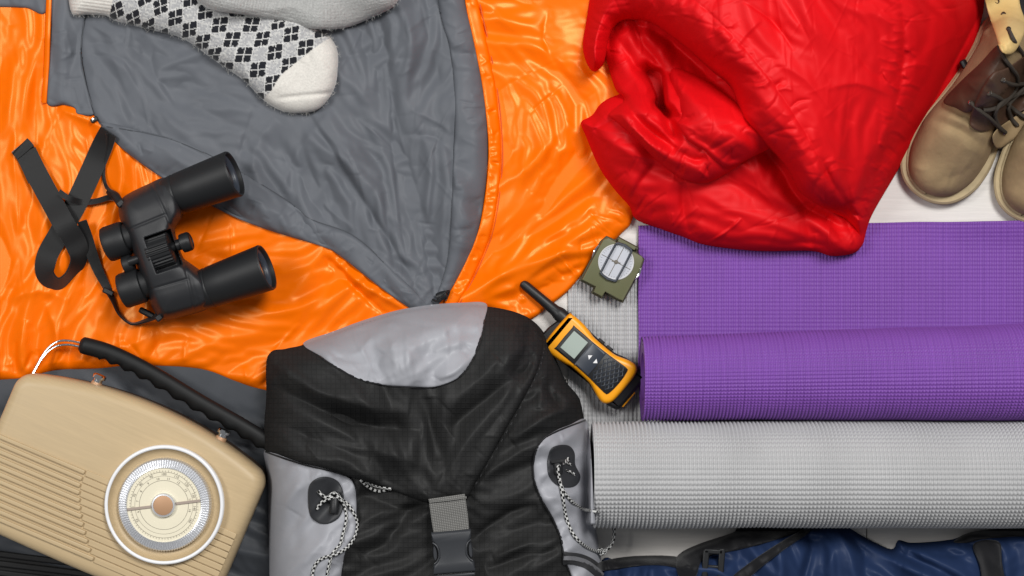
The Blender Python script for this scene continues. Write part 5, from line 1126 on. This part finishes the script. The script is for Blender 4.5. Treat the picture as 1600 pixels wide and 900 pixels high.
tg_ = bp_('tongue', [(1545, 120), (1575, 105), (1640, 70), (1650, 150), (1600, 172), (1560, 198), (1530, 205), (1515, 185)], 6, M['brown'], bl, R=10, puff=5, blur=10, rnd=5, seed=4, bottom=60)
cf = bp_('folded_collar', [(1534, -40), (1541, 8), (1548, 32), (1556, 55), (1563, 78), (1574, 85), (1586, 80), (1598, 58), (1602, 34), (1594, 8), (1585, -40)], 44, M['tanlining'], bl, R=5, puff=4, blur=16, rnd=3, seed=5, bottom=90)
F = Field([(1600, 40), (1590, -10), (1585, -40), (1700, -60), (1700, 90), (1625, 100)]); cloth('collar_lining', F, samp_of(blurred(8), F.X, F.Y) + 4 + 6 * pf(F.D, 8), M['blackfab'], bl, bottom=60)
def eyelet(x, y, parent, m='chrome', r0=3.2):
    z_ = float(samp(x, y)); mb = MB(); mb.lathe([(r0, -1), (r0, 1.2), (r0 - 0.8, 1.9), (r0 - 1.6, 1.0), (r0 - 1.7, -0.5)], (x, y, z_), n=14); mb.build('eyelet', M[m], parent)
for x, y in ((1516, 160), (1547, 144), (1568, 125)): eyelet(x, y, qt)
for x, y in ((1558, 2), (1568, 22), (1576, 45)): eyelet(x, y, cf, 'brown', 4.0)
for x, y in ((1570, 207), (1590, 196)): eyelet(x, y, q2)
def lace(pts): 
    mb = MB(); mb.tube([(x, y, float(samp(x, y)) + d) for x, y, d in pts], 3.3, 9); mb.build('lace', M['lace'], bl)
lace([(1576, 46, 1), (1584, 62, 4), (1594, 78, 5), (1606, 92, 6), (1630, 110, 8)])
lace([(1560, 72, 2), (1570, 92, 8), (1582, 108, 8), (1590, 122, 8), (1586, 142, 8), (1570, 160, 7), (1552, 170, 6), (1536, 172, 4)])
lace([(1545, 146, 2), (1560, 152, 8), (1580, 168, 9), (1600, 182, 6), (1620, 190, 3)])
lace([(1517, 160, 2), (1530, 172, 8), (1548, 186, 10), (1562, 200, 8), (1571, 207, 3)])
lace([(1571, 207, 3), (1560, 196, 10), (1555, 178, 12), (1566, 160, 10), (1590, 148, 8), (1625, 135, 6)])
lace([(1590, 196, 3), (1580, 184, 10), (1576, 166, 12), (1588, 150, 10), (1620, 120, 8)])
lace([(1566, 124, 2), (1582, 132, 8), (1604, 130, 9), (1640, 118, 6)])
br_ = thing_px('hiking_boot', 'tan suede boot cut off at the right edge above the purple mat', 'boot', 1610, 290, 0, 'pair of boots by the red bundle')
boot(br_, 1592, 345, 22, 66, 330, 9)

# ------------------------------------------------------------------ blue bag along the bottom edge
bb = thing_px('blue_backpack', 'navy blue nylon bag with black straps along the bottom edge', 'bag', 1300, 900)
F = Field([(938, 884), (965, 876), (987, 873), (1020, 872), (1053, 873), (1068, 864), (1097, 852), (1125, 842), (1150, 832), (1200, 828), (1263, 826), (1294, 821), (1322, 823), (1345, 836), (1366, 847), (1394, 858), (1404, 844), (1425, 848), (1486, 843), (1521, 831), (1600, 827), (1720, 825), (1750, 1030), (938, 1030)])
X, Y, D = F.X, F.Y, F.D
F.buckle(patchy(0.07, 80, 51, -0.2), wild(0.8, 100, 52, 2.4), 1.5, seed=17)
F.rand(15, 50, (25, 100), (2.0, 6), (0.8, 2.5), seed=51, jit=30); F.pucker(15, (15, 60), (2.5, 6), (1.5, 4), seed=52)
for p, w, a, w2 in (([(1262, 828), (1268, 860), (1258, 905)], 8, -14, 12), ([(1330, 832), (1350, 870), (1352, 905)], 9, -12, 14), ([(1300, 830), (1305, 860), (1285, 900)], 12, 8, 16), ([(1394, 856), (1420, 870), (1470, 890), (1500, 910)], 7, -12, 10), ([(1366, 850), (1400, 880), (1440, 900)], 8, 8, 12),
                    ([(1000, 890), (1040, 882), (1080, 895), (1100, 910)], 12, 10, 18), ([(1440, 862), (1490, 868), (1520, 862)], 5, -6, 8), ([(1545, 850), (1580, 845), (1620, 848)], 8, 6, 12)):
    F.stroke(p, w, a, w2)
z = 3 + 62 * pf(D, 60) + F.d * np.clip(D / 18, 0, 1)
cloth('main_body', F, z, M['blue'], bb, bottom=0.5)
def bpan(name, poly, off, m, **k): return panel(name, poly, off, M[m], bb, bottom=1, **k)
bpan('trim_panel', [(938, 878), (987, 869), (1053, 869), (1075, 880), (1078, 892), (1040, 884), (1000, 884), (938, 892)], 3, 'blackfab', puff=3, R=6)
bpan('trim_panel', [(1066, 862), (1097, 848), (1145, 832), (1156, 824), (1210, 822), (1262, 822), (1240, 834), (1190, 850), (1140, 862), (1100, 872), (1088, 900), (1076, 920), (1060, 900), (1056, 876)], 3, 'blackfab', puff=4, R=8, rnd=8, seed=7)
bpan('strap_pad', [(1262, 824), (1238, 836), (1205, 856), (1170, 880), (1140, 905), (1125, 930), (1150, 930), (1172, 902), (1200, 878), (1232, 854), (1262, 834)], 5, 'blackfab', puff=5, R=8)
bpan('trim_panel', [(1490, 846), (1523, 830), (1600, 825), (1720, 823), (1720, 836), (1600, 838), (1540, 842), (1510, 848)], 3, 'blackfab', puff=3, R=6)
bpan('webbing_strap', [(1521, 850), (1560, 846), (1566, 880), (1576, 960), (1540, 960), (1532, 890)], 6, 'blackfab', puff=3, R=4)
z0 = float(samp(1112, 880)) + 6
mb = MB(); mb.box((1102, 884, z0), (10, 50, 9), 4); mb.box((1127, 880, z0), (10, 46, 9), 4); mb.box((1115, 862, z0), (30, 8, 9), 4); mb.box((1116, 886, z0 - 1), (26, 6, 8), 4); mb.build('strap_buckle', M['blackplastic'], bb, bevel=2)
